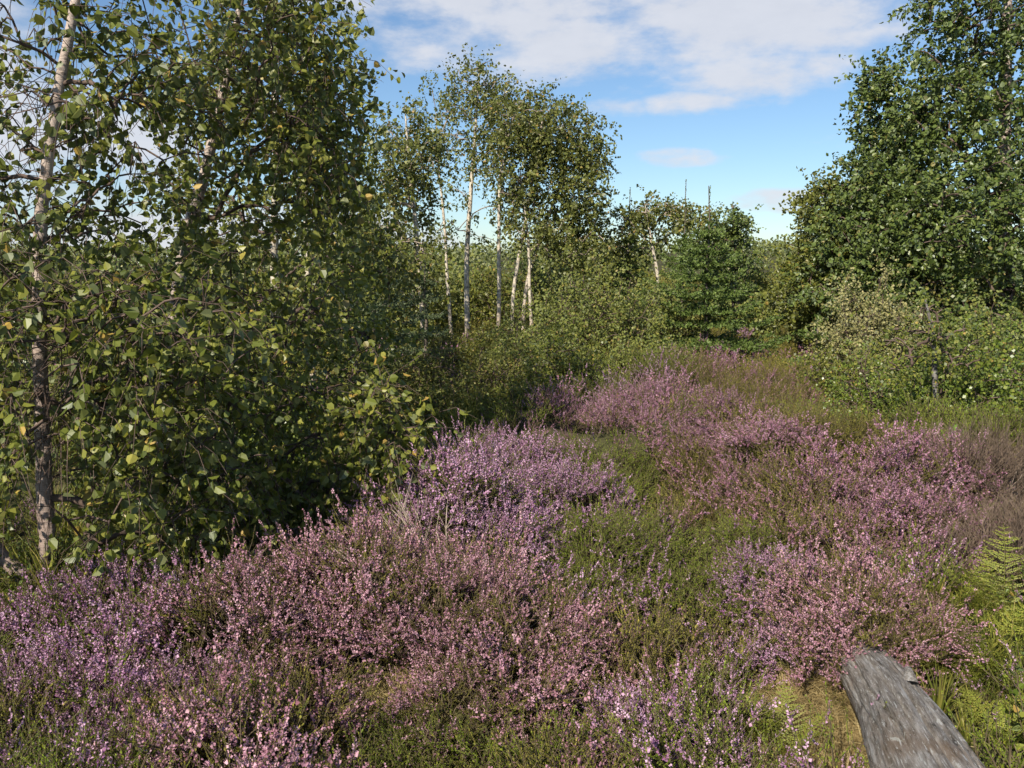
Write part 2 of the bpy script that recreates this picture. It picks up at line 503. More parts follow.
HM = lambda fl, gr='heath_green', st='heath_stem': [M[st], M[gr], M[fl]]
family('lilac', 3, lambda s: heather_tuft(10 + s, flower=0.85, n=10), HM('lilac'))
family('pink', 3, lambda s: heather_tuft(20 + s, flower=0.80, n=10), HM('pink', 'heath_olive'))
family('rose', 3, lambda s: heather_tuft(30 + s, flower=0.85, h=0.21, n=10), HM('rose', 'heath_olive'))
family('sparse', 3, lambda s: heather_tuft(40 + s, flower=0.35, n=12), HM('lilac'))
family('sparse_pink', 2, lambda s: heather_tuft(45 + s, flower=0.4, n=12), HM('pink', 'heath_olive'))
family('green', 3, lambda s: heather_tuft(50 + s, flower=0.0, n=14, shoots=7, h=0.18), HM('lilac'))
family('olive', 2, lambda s: heather_tuft(60 + s, flower=0.0, n=13, shoots=7, h=0.17), HM('lilac', 'heath_olive'))
family('dead', 2, lambda s: heather_tuft(70 + s, flower=0.0, n=20, shoots=9, dead=1), HM('lilac', 'heath_olive', 'dead_stem'))
family('grass', 3, lambda s: [grass_tuft(80 + s)], [M['grass_green']])
family('tan', 2, lambda s: [grass_tuft(90 + s, n=110, h=0.07, spread=0.13, w=0.0014, base=0.06, bend=1.2)], [M['grass_tan']])
family('bilberry', 2, lambda s: leafy_sprig(100 + s), [M['heath_stem'], M['bramble_leaf']])
family('far_rose', 2, lambda s: heather_tuft(110 + s, flower=0.9, h=0.24, fl_size=2.0, n=12), HM('rose', 'heath_olive'))
family('far_lilac', 2, lambda s: heather_tuft(115 + s, flower=0.9, h=0.24, fl_size=2.0, n=12), HM('lilac', 'heath_olive'))
family('far_green', 2, lambda s: heather_tuft(120 + s, flower=0.0, h=0.24, fl_size=2.2, n=13), HM('rose', 'heath_olive'))
family('far_grass', 2, lambda s: [grass_tuft(130 + s, n=50, h=0.30, w=0.006, spread=0.16)], [M['grass_green']])

# ------------------------------------------------------------------ vegetation map (ellipses seen on the photo, laid out on the ground)
PATCH = []   # (cx, cy, rx, ry, kind, weight)


def patch(px, py, rx, ry, kind, w=1.0):
    c = ground_at(px, py); a = ground_at(px, py - ry); b = ground_at(px, min(py + ry, 1100))
    PATCH.append((c[0], (a[1] + b[1]) / 2, rx * c[1] / F, max(abs(a[1] - b[1]) / 2, 0.12), kind, w))


DZ = 22   # tops of the plants show higher in the photo than the soil they grow on
for args in [
    (520, 500, 95, 60, 'lilac', 1.4), (240, 640, 160, 45, 'pink', 1.0), (90, 690, 120, 60, 'lilac', 1.3), (210, 725, 130, 40, 'sparse_pink', 1.1),
    (300, 700, 80, 40, 'lilac', 0.8), (340, 750, 90, 40, 'pink', 1.1), (60, 800, 120, 40, 'sparse', 1.0), (260, 810, 120, 60, 'pink', .8), (160, 735, 40, 26, 'green', 0.8), (560, 810, 160, 40, 'sparse_pink', .8), (700, 790, 70, 40, 'sparse', 1.0),
    (470, 600, 80, 45, 'pink', 1.3), (480, 660, 80, 40, 'lilac', 1.0), (560, 710, 150, 60, 'pink', 1.2), (600, 680, 110, 50, 'sparse_pink', 0.9),
    (610, 745, 80, 35, 'lilac', 0.9), (640, 620, 110, 50, 'sparse', 1.1), (560, 590, 60, 30, 'green', 1.1), (700, 590, 70, 45, 'green', 1.2),
    (690, 650, 80, 40, 'olive', 1.0), (720, 700, 60, 50, 'sparse', 1.0), (450, 745, 45, 25, 'green', 0.8),
    (640, 560, 60, 35, 'green', 1.0), (660, 520, 55, 30, 'olive', 0.8), (690, 540, 60, 28, 'sparse_pink', 0.9), (770, 520, 70, 40, 'sparse_pink', 1.1),
    (760, 560, 60, 35, 'sparse_pink', 1.1), (800, 630, 75, 60, 'lilac', 1.2), (830, 600, 60, 40, 'pink', 1.2), (740, 620, 20, 20, 'dead', 0.9),
    (850, 510, 70, 50, 'rose', 1.3), (900, 560, 80, 60, 'rose', 1.2), (930, 490, 80, 35, 'rose', 1.3), (985, 510, 45, 60, 'dead', 1.4),
    (950, 590, 60, 40, 'grass', 1.0), (650, 410, 70, 26, 'rose', 1.3), (720, 420, 80, 28, 'rose', 1.2), (750, 460, 60, 28, 'rose', 1.0),
    (560, 430, 60, 25, 'rose', 0.9), (600, 470, 60, 25, 'sparse', 1.1), (640, 480, 50, 25, 'green', 1.0), (820, 440, 60, 28, 'olive', 1.1),
    (840, 470, 50, 20, 'olive', 0.9), (620, 390, 60, 16, 'sparse', .9), (430, 430, 60, 30, 'grass', 1.1), (470, 410, 60, 20, 'green', 1.0),
    (700, 480, 60, 25, 'sparse_pink', 1.1), (790, 490, 60, 25, 'rose', 0.8), (440, 560, 40, 45, 'dead', 1.1), (400, 600, 50, 30, 'pink', 0.8),
    (388, 712, 42, 24, 'tan', 1.8), (820, 750, 75, 60, 'tan', 2.2), (780, 700, 30, 22, 'dead', 0.8), (960, 690, 80, 90, 'grass', 1.4),
    (800, 372, 50, 8, 'rose', 1.2), (860, 380, 40, 8, 'lilac', 0.9), (680, 365, 40, 8, 'rose', 1.2), (740, 385, 60, 9, 'sparse_pink', 1.0),
    (760, 368, 40, 6, 'rose', 1.0), (430, 362, 60, 6, 'rose', 0.9), (900, 400, 60, 15, 'olive', 1.0), (715, 735, 40, 30, 'green', 0.8),
    (330, 640, 70, 20, 'pink', 0.9), (20, 640, 40, 20, 'lilac', 1.0)]:
    patch(args[0], args[1] + DZ * (1 if args[1] > 400 else 0.3), *args[2:])

KINDS = ['lilac', 'pink', 'rose', 'sparse', 'sparse_pink', 'green', 'olive', 'dead', 'grass', 'tan', 'bilberry']


def kind_scores(x, y):
    sc_ = {k: np.zeros_like(x) for k in KINDS}
    for cx, cy, rx, ry, k, w in PATCH:
        d = ((x - cx) / rx) ** 2 + ((y - cy) / ry) ** 2
        sc_[k] = np.maximum(sc_[k], w * np.clip(1.25 - d * 0.75, 0, 1.2))
    sc_['olive'] += 0.44; sc_['green'] += 0.60; sc_['sparse'] += 0.36; sc_['sparse_pink'] += 0.3; sc_['grass'] += 0.26; sc_['rose'] += 0.12 * S(y, 3, 6)
    sc_['bilberry'] += 0.14 + 0.3 * S(y, 5, 9)
    sc_['grass'] += 0.4 * S(-x, 0.9, 2.0) * S(y, 4.3, 6) + 0.05 * S(y, 8, 14); sc_['rose'] += .18 * S(y, 8, 12); sc_['olive'] += .2 * S(y, 8, 12)
    for i_, k in enumerate(KINDS):
        sc_[k] = sc_[k] * (0.35 + 1.2 * vnoise(x * 4.4, y * 4.4, 20 + i_)) + 0.12 * rng.random(x.shape)
    A = np.stack([sc_[k] for k in KINDS], 0)
    return np.argmax(A, 0)


BUSH_FOOT = []      # footprints of the heather bushes built one by one
LOG_A, LOG_B = at(864, 636, 2.86), at(988, 808, 1.62)


def slope_tilt(x, y, amt=1.0, e=0.12):
    dx = (height(x + e, y) - height(x - e, y)) / (2 * e); dy = (height(x, y + e) - height(x, y - e)) / (2 * e)
    return dx * amt, dy * amt


def scatter(name, label, x, y, fam_of, scale_rng, seed, tilt=0.25, sink=0.015, scale_of=None, lean=None):
    r = np.random.default_rng(seed)
    n = len(x)
    z = height(x, y) - sink
    dx, dy = slope_tilt(x, y)
    # lean with the slope and outward from the plant's own centre: world tilt applied after the spin
    lx = -np.clip(dx, -.6, .6) * .6 + r.normal(0, tilt, n); ly = -np.clip(dy, -.6, .6) * .6 + r.normal(0, tilt, n)
    if lean is not None:
        lx = lx + lean[:, 0] * .55; ly = ly + lean[:, 1] * .55
        z = z + .05 * np.clip(1 - np.hypot(lean[:, 0], lean[:, 1]) ** 2, 0, 1)
    up_ = nrm(np.stack([lx, ly, np.ones(n)], 1)); sp_ = r.random(n) * 2 * PI
    hx_ = np.stack([np.cos(sp_), np.sin(sp_), np.zeros(n)], 1); xa = nrm(hx_ - (hx_ * up_).sum(1, keepdims=True) * up_); ya = np.cross(up_, xa)
    # columns xa, ya, up_ -> XYZ euler
    rot = np.stack([np.arctan2(ya[:, 2], up_[:, 2]), np.arcsin(np.clip(-xa[:, 2], -1, 1)), np.arctan2(xa[:, 1], xa[:, 0])], 1)
    scl = r.uniform(*scale_rng, n)
    if scale_of is not None: scl = scl * scale_of
    var = np.array([V_[f][int(q)] for f, q in zip(fam_of, (r.random(n) * [len(V_[f]) for f in fam_of]))], np.int32)
    me = bpy.data.meshes.new(name)
    me.vertices.add(n)
    me.vertices.foreach_set('co', np.stack([x, y, z], 1).astype(np.float32).ravel())
    for nm, ty, dat, fld in (('rot', 'FLOAT_VECTOR', rot, 'vector'), ('scl', 'FLOAT', scl, 'value'), ('var', 'INT', var, 'value')):
        at_ = me.attributes.new(nm, ty, 'POINT'); at_.data.foreach_set(fld, np.ascontiguousarray(dat, dtype=np.int32 if ty == 'INT' else np.float32).ravel())
    ob = bpy.data.objects.new(name, me); COL.objects.link(ob)
    tag(ob, label, None, None, 'stuff')
    ng = bpy.data.node_groups.new(name, 'GeometryNodeTree')
    ng.interface.new_socket('Geometry', in_out='INPUT', socket_type='NodeSocketGeometry')
    ng.interface.new_socket('Geometry', in_out='OUTPUT', socket_type='NodeSocketGeometry')
    gi, go = ng.nodes.new('NodeGroupInput'), ng.nodes.new('NodeGroupOutput')
    mp = ng.nodes.new('GeometryNodeMeshToPoints'); ng.links.new(gi.outputs[0], mp.inputs[0])
    def named(nm, ty):
        q = ng.nodes.new('GeometryNodeInputNamedAttribute'); q.data_type = ty; q.inputs[0].default_value = nm
        return q.outputs[0]
    nv, nr, ns = named('var', 'INT'), named('rot', 'FLOAT_VECTOR'), named('scl', 'FLOAT')
    jn = ng.nodes.new('GeometryNodeJoinGeometry')
    for v in sorted(set(var.tolist())):
        ip = ng.nodes.new('GeometryNodeInstanceOnPoints')
        cmp_ = ng.nodes.new('FunctionNodeCompare'); cmp_.data_type = 'INT'; cmp_.operation = 'EQUAL'
        ng.links.new(nv, cmp_.inputs[2]); cmp_.inputs[3].default_value = v
        oi = ng.nodes.new('GeometryNodeObjectInfo'); oi.inputs[0].default_value = TEMPLATES[v]; oi.inputs[1].default_value = True
        ng.links.new(mp.outputs[0], ip.inputs['Points']); ng.links.new(cmp_.outputs[0], ip.inputs['Selection'])
        ng.links.new(oi.outputs['Geometry'], ip.inputs['Instance'])
        ng.links.new(nr, ip.inputs['Rotation']); ng.links.new(ns, ip.inputs['Scale'])
        ng.links.new(ip.outputs[0], jn.inputs[0])
    ng.links.new(jn.outputs[0], go.inputs[0])
    mod = ob.modifiers.new('scatter', 'NODES'); mod.node_group = ng
    return ob


def jitter_grid(x0, x1, y0, y1, s, seed):
    r = np.random.default_rng(seed)
    a, b = np.meshgrid(np.arange(x0, x1, s), np.arange(y0, y1, s))
    return a.ravel() + r.uniform(-.55, .55, a.size) * s, b.ravel() + r.uniform(-.55, .55, a.size) * s


def in_view(x, y, margin=1.0):
    return (np.abs(x) < y * 0.61 + margin)


# ------------------------------------------------------------------ trees
def catmull(P, k=5):
    P = np.asarray(P, float)
    Q = np.vstack([2 * P[0] - P[1], P, 2 * P[-1] - P[-2]])
    out = []
    for i in range(1, len(Q) - 2):
        for t in np.linspace(0, 1, k, endpoint=False):
            a, b, c, d = Q[i - 1], Q[i], Q[i + 1], Q[i + 2]
            out.append(0.5 * ((2 * b) + (c - a) * t + (2 * a - 5 * b + 4 * c - d) * t * t + (3 * b - a - 3 * c + d) * t ** 3))
    out.append(P[-1])
    return np.array(out)


def stem_from_px(pts, ground=True):
    """pts: (px, py, Y, radius)"""
    W = [at(a, b, c) for a, b, c, _ in pts]
    R = [p[3] for p in pts]
    if ground:
        W[0][2] = height(W[0][0], W[0][1]) - 0.06
    P = catmull(np.array([np.append(w, r) for w, r in zip(W, R)]))
    return P[:, :3], np.maximum(P[:, 3], 0.002)


def blob_pts(blobs):
    out, cen = [], []
    for b in blobs:
        px, py, Y, rx, ry, dep, n = b[:7]
        c = at(px, py, Y)
        d = rdir(n) * (rng.random((n, 1)) ** 0.42)
        p = c + d * np.array([rx * Y / F, dep, ry * Y / F])
        out.append(p); cen.append(np.repeat(c[None], n, 0))
    P, C = np.concatenate(out), np.concatenate(cen)
    keep = P[:, 2] > height(P[:, 0], P[:, 1]) + 0.12
    return P[keep], C[keep]


def connect(stems, T, up=0.5, tip_r=0.0028, kr=0.0022, start=0.25, step=0.16):
    """grow branches from the stems to every target; returns list of (path, radii)"""
    nodes, par, fixed = [], [], []
    for P, R in stems:
        k0 = int(len(P) * start)
        for k in range(k0, len(P)):
            nodes.append(P[k]); par.append(-1); fixed.append(R[k])
    base = np.array(nodes)
    d0 = np.min(np.linalg.norm(T[:, None] - base[None], axis=2), axis=1)
    order = np.argsort(d0)
    N = np.zeros((len(base) + len(T) * 14 + 10, 3)); N[:len(base)] = base; cnt = len(base)
    paths = []; weight = np.zeros(len(N)); parent = np.full(len(N), -1)
    for ti in order:
        t = T[ti]
        D = t[None] - N[:cnt]
        dist = np.linalg.norm(D, axis=1)
        cost = dist + up * np.maximum(0, 0.25 * dist - D[:, 2])
        k = int(np.argmin(cost)); p = N[k]; L_ = dist[k]
        m = max(2, min(12, int(L_ / step) + 1))
        s = np.linspace(0, 1, m + 1)[1:, None]
        sag = np.array([0, 0, 1.0]) * L_ * 0.10
        Q = p + (t - p) * s + sag * np.sin(s * PI) + rng.normal(0, 0.013 * L_, (m, 3)) * np.sin(s * PI)
        idx = np.arange(cnt, cnt + m)
        N[cnt:cnt + m] = Q
        parent[cnt] = k; parent[cnt + 1:cnt + m] = idx[:-1]
        paths.append((k, idx)); cnt += m
    for k, idx in reversed(paths):
        w = 1.0 + weight[idx[-1]]
        for q in idx[::-1]:
            w = max(w, 1.0) ; weight[q] += w if q != idx[-1] else 1.0
            w = weight[q]
        weight[k] += w
    out = []
    for k, idx in paths:
        P = np.vstack([N[k][None], N[idx]])
        r = tip_r + kr * np.sqrt(weight[idx]); r = np.append(r[0], r)
        out.append((P, r))
    return out, N[:cnt], parent[:cnt]


def foliage(g, gt, T, C, mat=0, twigs=3, tlen=0.35, per=9, size=0.04, droop=0.35, six=True, aspect=0.42, side_out=0.8, gap=None, flat=0.0, rbias=0.0):
    n = len(T); K = n * twigs
    P0 = np.repeat(T, twigs, 0); out = nrm(np.repeat(T - C, twigs, 0) + 1e-6)
    D = nrm(out * side_out + rdir(K) * 0.9 + np.array([0, 0, -droop]))
    Lh = tlen * rng.uniform(0.5, 1.2, (K, 1))
    P1 = P0 + D * Lh * 0.6; P2 = P1 + nrm(D + np.array([0, 0, -droop * 1.3])) * Lh * 0.4
    if gt is not None:
        for k in range(K):
            tube(gt, np.stack([P0[k], P1[k], P2[k]]), [0.0022, 0.0015, 0.0007], 3, 0)
    t = rng.random((K, per)) * 0.95 + 0.05
    a = np.clip(t / 0.6, 0, 1)[..., None]; b = np.clip((t - 0.6) / 0.4, 0, 1)[..., None]
    Q = P0[:, None] + (P1 - P0)[:, None] * a + (P2 - P1)[:, None] * b
    Q = Q.reshape(-1, 3)
    DD = np.repeat(D, per, 0); m = len(Q)
    U = nrm(DD * 0.5 + rdir(m) * 0.9 + np.array([0, 0, -0.45]))
    sz = size * rng.uniform(0.45, 1.3, (m, 1))
    Nn = nrm(rdir(m) * 0.9 + np.array([-0.25, -0.3, 0.55]) + flat * np.array([0, 0, 1.0]))
    W = nrm(np.cross(U, Nn)) * sz * aspect
    Q = Q + rdir(m) * size * 0.6
    rv = np.clip(rng.normal(0.42 + rbias, 0.20, m) + (rng.random(m) < 0.04) * 0.5, 0, 1)
    if gap is not None:
        keep = gap(Q); Q, U, W, sz, rv = Q[keep], U[keep], W[keep], sz[keep], rv[keep]
    (leaves6 if six else diamonds)(g, Q, U * sz, W, mat, rv)


def tree(name, label, cat, stems, blobs, leaf, bark='bark', twig='twig', group=None, twig_geo=False, start=0.25, sides=8, crown='crown',
         forks=(), rs=1.0, kr=0.0022, tip_r=0.0028, up=0.5, **fk):
    """stems: list of pixel stems; every part is a mesh under an Empty at the foot of the trunk"""
    ST = [stem_from_px(s) for s in stems]
    FK = [stem_from_px(s, False) for s in forks]
    base = ST[0][0][0].copy(); base[2] += 0.05
    root = empty(name, base, label, cat, group)
    for P, R in ST[::-1]:
        g = Geo()
        R = R * rs; R[0] *= 1.35; R[1] *= 1.12
        tube(g, P + rng.normal(0, 0.002, P.shape), R, sides)
        if P is ST[0][0]:
            for P2, R2 in FK: tube(g, P2, R2, sides)
        tr = g.obj('trunk', [M[bark]], root, base)
    T, C = blob_pts(blobs)
    br, N_, par_ = connect(ST + FK, T, start=start, kr=kr, tip_r=tip_r, up=up)
    gb = Geo()
    for P, R in br: tube(gb, P, R, 4 if R[0] < 0.01 else 6)
    gl = Geo()
    foliage(gl, gb if twig_geo else None, T, C, **fk)
    gb.obj('branch_framework', [M[twig]], tr, base)
    gl.obj(crown, [M[leaf]], root, base)
    return root


def shrub(name, label, px, Y, hw, top, leaf, n=70, nst=5, group=None, cat='bush', bark='twig', hts=None, wscale=1.0, **fk):
    """a many-stemmed bush: domes of foliage over stems that fan out of one foot"""
    c = at(px, top, Y); hx = hw * Y / F
    gz = float(height(c[0], Y)); hh = c[2] - gz
    foot = np.array([c[0], Y, gz])
    ST, T, C = [], [], []
    root = empty(name, foot, label, cat, group)
    gs = Geo()
    for k in range(nst):
        a = 2 * PI * (k + rng.random() * 0.6) / nst
        tip = foot + np.array([math.cos(a) * hx * 0.65, math.sin(a) * hx * 0.55, hh * rng.uniform(0.6, 0.98)])
        b = foot + np.array([math.cos(a), math.sin(a), 0]) * 0.06 + np.array([0, 0, -0.05])
        mid = (b + tip) / 2 + rng.normal(0, 0.07 * hh, 3)
        P = catmull(np.stack([b, mid, tip])); R = np.linspace(0.008 + 0.01 * hh, 0.004, len(P))
        ST.append((P, R)); tube(gs, P, R, 6)
        nn = n // nst
        rad = np.array([hx * 0.55, hx * 0.55, hh * 0.38]) * rng.uniform(0.8, 1.15)
        cc = foot + np.array([math.cos(a) * hx * 0.45, math.sin(a) * hx * 0.45, min(tip[2] - foot[2] - rad[2] * 0.8, hh - rad[2])])
        T.append(cc + rdir(nn) * rng.random((nn, 1)) ** 0.45 * rad); C.append(np.repeat(cc[None], nn, 0))
    # skirt
    ns = n // 3
    a = rng.random(ns) * 2 * PI
    T.append(foot + np.stack([np.cos(a) * hx * 0.85, np.sin(a) * hx * 0.8, rng.uniform(0.1, 0.6, ns) * hh], 1)); C.append(np.repeat((foot + [0, 0, hh * .3])[None], ns, 0))
    for k in range(max(4, n // 22)):
        a = rng.random() * 2 * PI; rr = rng.random() ** .5 * hx * .8; hh2 = hh * rng.uniform(.85, 1.22) * (1 - .25 * (rr / hx) ** 2)
        b = foot + np.array([math.cos(a) * rr, math.sin(a) * rr, 0]); zs = np.linspace(.55, 1, 5)[:, None]
        T.append(b + np.array([0, 0, hh2]) * zs + rng.normal(0, .03, (5, 3))); C.append(b + np.array([0, 0, hh2]) * (zs - .2))
    T, C = np.concatenate(T), np.concatenate(C)
    keep = T[:, 2] > height(T[:, 0], T[:, 1]) + 0.05
    T, C = T[keep], C[keep]
    br, _, _ = connect(ST, T, start=0.3, kr=0.0014, tip_r=0.002)
    for P, R in br: tube(gs, P, R, 4)
    gl = Geo()
    foliage(gl, None, T, C, **fk)
    gs.obj('branch_framework', [M[bark]], root, foot)
    gl.obj('foliage', [M[leaf]], root, foot)
    return root


def spruce(name, label, px, Y, top, hw, base_h=0.1, leaf='spruce_needle', leader=0.0, group=None, needle=0.045, nw=None, dens=1.0, droop=0.2):
    c = at(px, top, Y); gz = float(height(c[0], Y)); H = c[2] - gz; hx = hw * Y / F
    foot = np.array([c[0], Y, gz]); root = empty(name, foot, label, 'tree', group)
    gt = Geo()
    t = np.linspace(0, 1, 8)[:, None]
    P = foot + np.array([0, 0, H + 0.05]) * t + np.array([0, 0, -0.05]) + rng.normal(0, 0.008, (8, 3)) * t
    zz = (P[:, 2] - gz) / H; cf = 1 - leader / H
    tube(gt, P, np.interp(zz, [0, max(cf - .05, .1), cf, 1], [.02 + .010 * H, .014, .009, .005]), 7)
    tr = gt.obj('trunk', [M['bark']], root, foot)
    gl, gb = Geo(), Geo()
    crown_top = H - leader
    nw = nw or int(H / 0.26)
    PP, UU, WW = [], [], []

    def needles(A, B_, n, sz):
        s = rng.random((n, 1)); Q = A + (B_ - A) * s; d = nrm((B_ - A)[None])
        U = nrm(rdir(n) * 0.9 + d * 0.9 + np.array([0, 0, 0.15])) * sz * rng.uniform(0.7, 1.2, (n, 1))
        PP.append(Q); UU.append(U); WW.append(nrm(np.cross(U, rdir(n))) * sz * 0.21)
    for w in range(nw):
        f = (w + rng.random() * 0.3) / nw
        z = base_h * H + (crown_top - base_h * H) * f
        Lb = hx * (1 - f) ** 0.9 * rng.uniform(0.85, 1.1) + 0.05
        nb = int(rng.integers(5, 9) * dens)
        for k in range(max(nb, 4)):
            a = 2 * PI * (k + rng.random() * 0.7) / nb
            L_ = Lb * rng.uniform(0.65, 1.12)
            s = np.linspace(0, 1, 6)
            o_ = np.array([math.cos(a), math.sin(a), 0])
            rise = 0.25 * f - droop * (1 - f)
            B_ = foot + np.array([0, 0, z]) + o_[None] * (L_ * s)[:, None] + np.array([0, 0, 1.0])[None] * (L_ * (rise * s + 0.25 * s ** 2.5))[:, None]
            tube(gb, B_, np.linspace(0.004 + 0.004 * L_, 0.002, 6), 4)
            side = np.cross(o_, [0, 0, 1.0])
            for q in range(max(2, int(L_ / 0.075))):
                u = 0.04 + 0.94 * (q + rng.random() * 0.5) / max(2, int(L_ / 0.075)); u = min(u, 0.98)
                i_ = min(int(u * 5), 4); p0 = B_[i_] + (B_[i_ + 1] - B_[i_]) * (u * 5 - i_)
                for sg in (-1, 1):
                    l2 = (0.10 + 0.26 * L_ * (1 - u)) * rng.uniform(0.7, 1.1)
                    d = side * sg * 0.8 + o_ * 0.75 + np.array([0, 0, rng.uniform(-0.18, 0.15)])
                    p1 = p0 + d / np.linalg.norm(d) * l2
                    needles(p0, p1, int(l2 / 0.0075 * 0.035 / needle) + 4, needle)
            needles(B_[-2], B_[-1] + (B_[-1] - B_[-2]) * 0.3, 10, needle)
    if leader > 0:
        tp = foot + np.array([0, 0, H]); needles(tp - np.array([0, 0, leader + 0.1]), tp, int(160 * leader / 0.5), needle * 0.5)
    needles(foot + [0, 0, .2 * H], foot + [0, 0, crown_top], int(130 * H), needle * 1.8)
    Pn, Un, Wn = map(np.concatenate, (PP, UU, WW))
    diamonds(gl, Pn, Un, Wn, 0, np.clip(rng.normal(0.45, 0.22, len(Pn)), 0, 1), 0.2)
    gb.obj('branch_framework', [M['bark']], tr, foot)
    gl.obj('foliage', [M[leaf]], root, foot)
    return root


#@@TREES@@
# --- near birch on the left
def gap_a(Q):
    """bare stretches of the near stem, free of leaves all round"""
    z = Q[:, 2]; d = np.abs(Q[:, 0] / np.maximum(Q[:, 1], .5) - np.interp(z, [0, 1, 2, 2.6], [-.575, -.556, -.552, -.54])) * 3.6
    bare = ((z > 1.95) & (z < 2.45)) | (z < 1.35)
    return ~((bare & (d < .10) & (rng.random(len(Q)) < np.where(z < 1.35, .88, .55))) | ((d < .16) & (rng.random(len(Q)) < .4)))


tree('birch_tree', 'nearest silver birch with a pinkish trunk forking low down at the left edge', 'tree',
     [[(45, 636, 3.6, .048), (50, 600, 3.6, .046), (47, 530, 3.6, .042), (43, 450, 3.62, .038), (41, 380, 3.62, .036), (39, 300, 3.6, .034), (40, 235, 3.6, .032),
       (46, 170, 3.6, .028), (60, 85, 3.62, .025), (76, 0, 3.65, .022), (92, -90, 3.7, .015), (100, -190, 3.7, .006)]],
     [(50, 60, 3.8, 110, 95, .6, 60), (-90, 120, 3.6, 100, 160, .7, 55), (130, 110, 3.8, 90, 80, .6, 38), (10, 190, 3.8, 60, 60, .4, 22), (30, 290, 3.35, 110, 60, .55, 56), (140, 330, 3.4, 110, 70, .6, 62), (60, 400, 3.3, 90, 60, .5, 44),
      (165, 420, 3.5, 90, 60, .6, 50), (150, 500, 3.6, 95, 50, .55, 46), (210, 555, 3.7, 70, 25, .4, 30), (-60, 330, 3.5, 80, 120, .6, 50), (-60, 480, 3.6, 80, 70, .5, 30), (90, -110, 3.7, 130, 90, .6, 60),
      (100, 210, 3.7, 70, 50, .5, 26), (250, 470, 3.8, 60, 50, .4, 30)],
     'birch_leaf', 'birch_bark', 'twig', rs=.84, kr=.0014, tip_r=.002, twig_geo=True, sides=12, start=0.22, group='silver birches on the left',
     forks=[[(48, 600, 3.6, .036), (22, 575, 3.6, .034), (-10, 540, 3.62, .030), (-50, 450, 3.65, .026), (-75, 330, 3.7, .02), (-95, 150, 3.7, .01)]],
     twigs=3, tlen=.34, per=9, size=.041, aspect=.46, droop=.6, gap=gap_a)
# --- second birch
tree('birch_tree', 'second silver birch with pink bark leaning right behind the nearest one', 'tree',
     [[(150, 610, 4.9, .05), (157, 520, 4.9, .046), (165, 430, 4.9, .042), (173, 330, 4.9, .038), (186, 240, 4.9, .034), (203, 180, 4.9, .03), (222, 95, 4.95, .024), (240, 0, 5, .018), (252, -110, 5, .008)]],
     [(240, 120, 4.9, 90, 60, .7, 44), (285, 50, 4.9, 62, 70, .6, 84), (318, 150, 4.8, 42, 70, .5, 56), (200, 40, 5.1, 80, 60, .7, 40), (275, -80, 5, 75, 70, .7, 50), (180, 330, 4.7, 90, 60, .6, 42),
      (270, 300, 4.7, 90, 60, .6, 50), (300, 400, 4.6, 80, 55, .6, 42), (385, 430, 4.3, 36, 66, .35, 54), (365, 525, 4.2, 50, 34, .4, 40), (270, 545, 4.0, 85, 36, .45, 64), (330, 470, 4.5, 60, 40, .5, 24),
      (230, 220, 4.9, 70, 50, .6, 34), (200, 460, 4.8, 80, 60, .6, 30)],
     'birch_leaf', 'birch_bark', 'twig', kr=.0014, tip_r=.002, twig_geo=True, sides=10, start=0.2, group='silver birches on the left',
     twigs=3, tlen=.36, per=9, size=.043, aspect=.46, droop=.6, rbias=.08)
tree('birch_tree', 'slender white-stemmed birch standing upright behind the two nearest birches', 'tree',
     [[(272, 440, 7, .04), (275, 330, 7, .036), (274, 240, 7, .032), (276, 140, 7, .026), (272, 40, 7, .018), (275, -40, 7, .008)]],
     [(270, 60, 7, 90, 70, .9, 46), (330, 200, 7, 55, 90, .8, 40), (220, 190, 7.2, 70, 70, .9, 30), (300, 320, 6.6, 80, 50, .8, 50), (220, 340, 6.6, 70, 50, .8, 40), (345, 350, 6.4, 60, 50, .6, 40)],
     'birch_leaf', 'birch_bark_far', start=0.3, group='silver birches on the left', twigs=3, tlen=.4, per=10, size=.05)
tree('birch_tree', 'thin pale birch farthest back among the left birches', 'tree',
     [[(315, 420, 8.8, .035), (309, 300, 8.8, .03), (306, 200, 8.8, .025), (312, 110, 8.8, .016), (318, 40, 8.8, .007)]],
     [(320, 190, 8.8, 60, 60, .9, 30), (350, 270, 8.6, 60, 50, .9, 50), (300, 330, 8.6, 60, 50, .9, 40), (325, 90, 8.8, 50, 50, .8, 30), (350, 220, 8.8, 30, 70, .6, 26)],
     'birch_leaf_olive', 'birch_bark_far', start=0.3, group='silver birches on the left', twigs=3, tlen=.4, per=11, size=.055)

# --- birch clump in the middle
MB = dict(bark='birch_bark_far', twig='pale_twig', group='white-stemmed birches in the middle', six=False, aspect=.4, start=.5, kr=.0022, tip_r=.003, rs=.7, droop=.5)
tree('birch_tree', 'olive-crowned tree at the left end of the middle birch clump', 'tree',
     [[(425, 345, 13, .06), (418, 250, 13, .05), (408, 150, 13, .03), (405, 105, 13, .01)]],
     [(402, 150, 13, 36, 45, .9, 90), (385, 210, 13, 40, 50, 1, 80), (420, 180, 13, 18, 50, .6, 26), (400, 270, 12.5, 50, 40, 1, 70)],
     'mid_birch_leaf', twigs=4, tlen=.42, per=12, size=.056, **MB)
tree('birch_tree', 'leftmost bare white stem of the middle birches with a thin airy crown', 'tree',
     [[(453, 345, 15.5, .05), (448, 290, 15.5, .045), (444, 220, 15.5, .035), (438, 160, 15.5, .02), (436, 110, 15.5, .008)]],
     [(440, 140, 15.5, 26, 40, .7, 26), (436, 230, 15.5, 26, 40, .7, 10), (450, 100, 15.5, 20, 25, .5, 14)],
     'mid_birch_leaf', twigs=4, tlen=.42, per=9, size=.052, **MB)
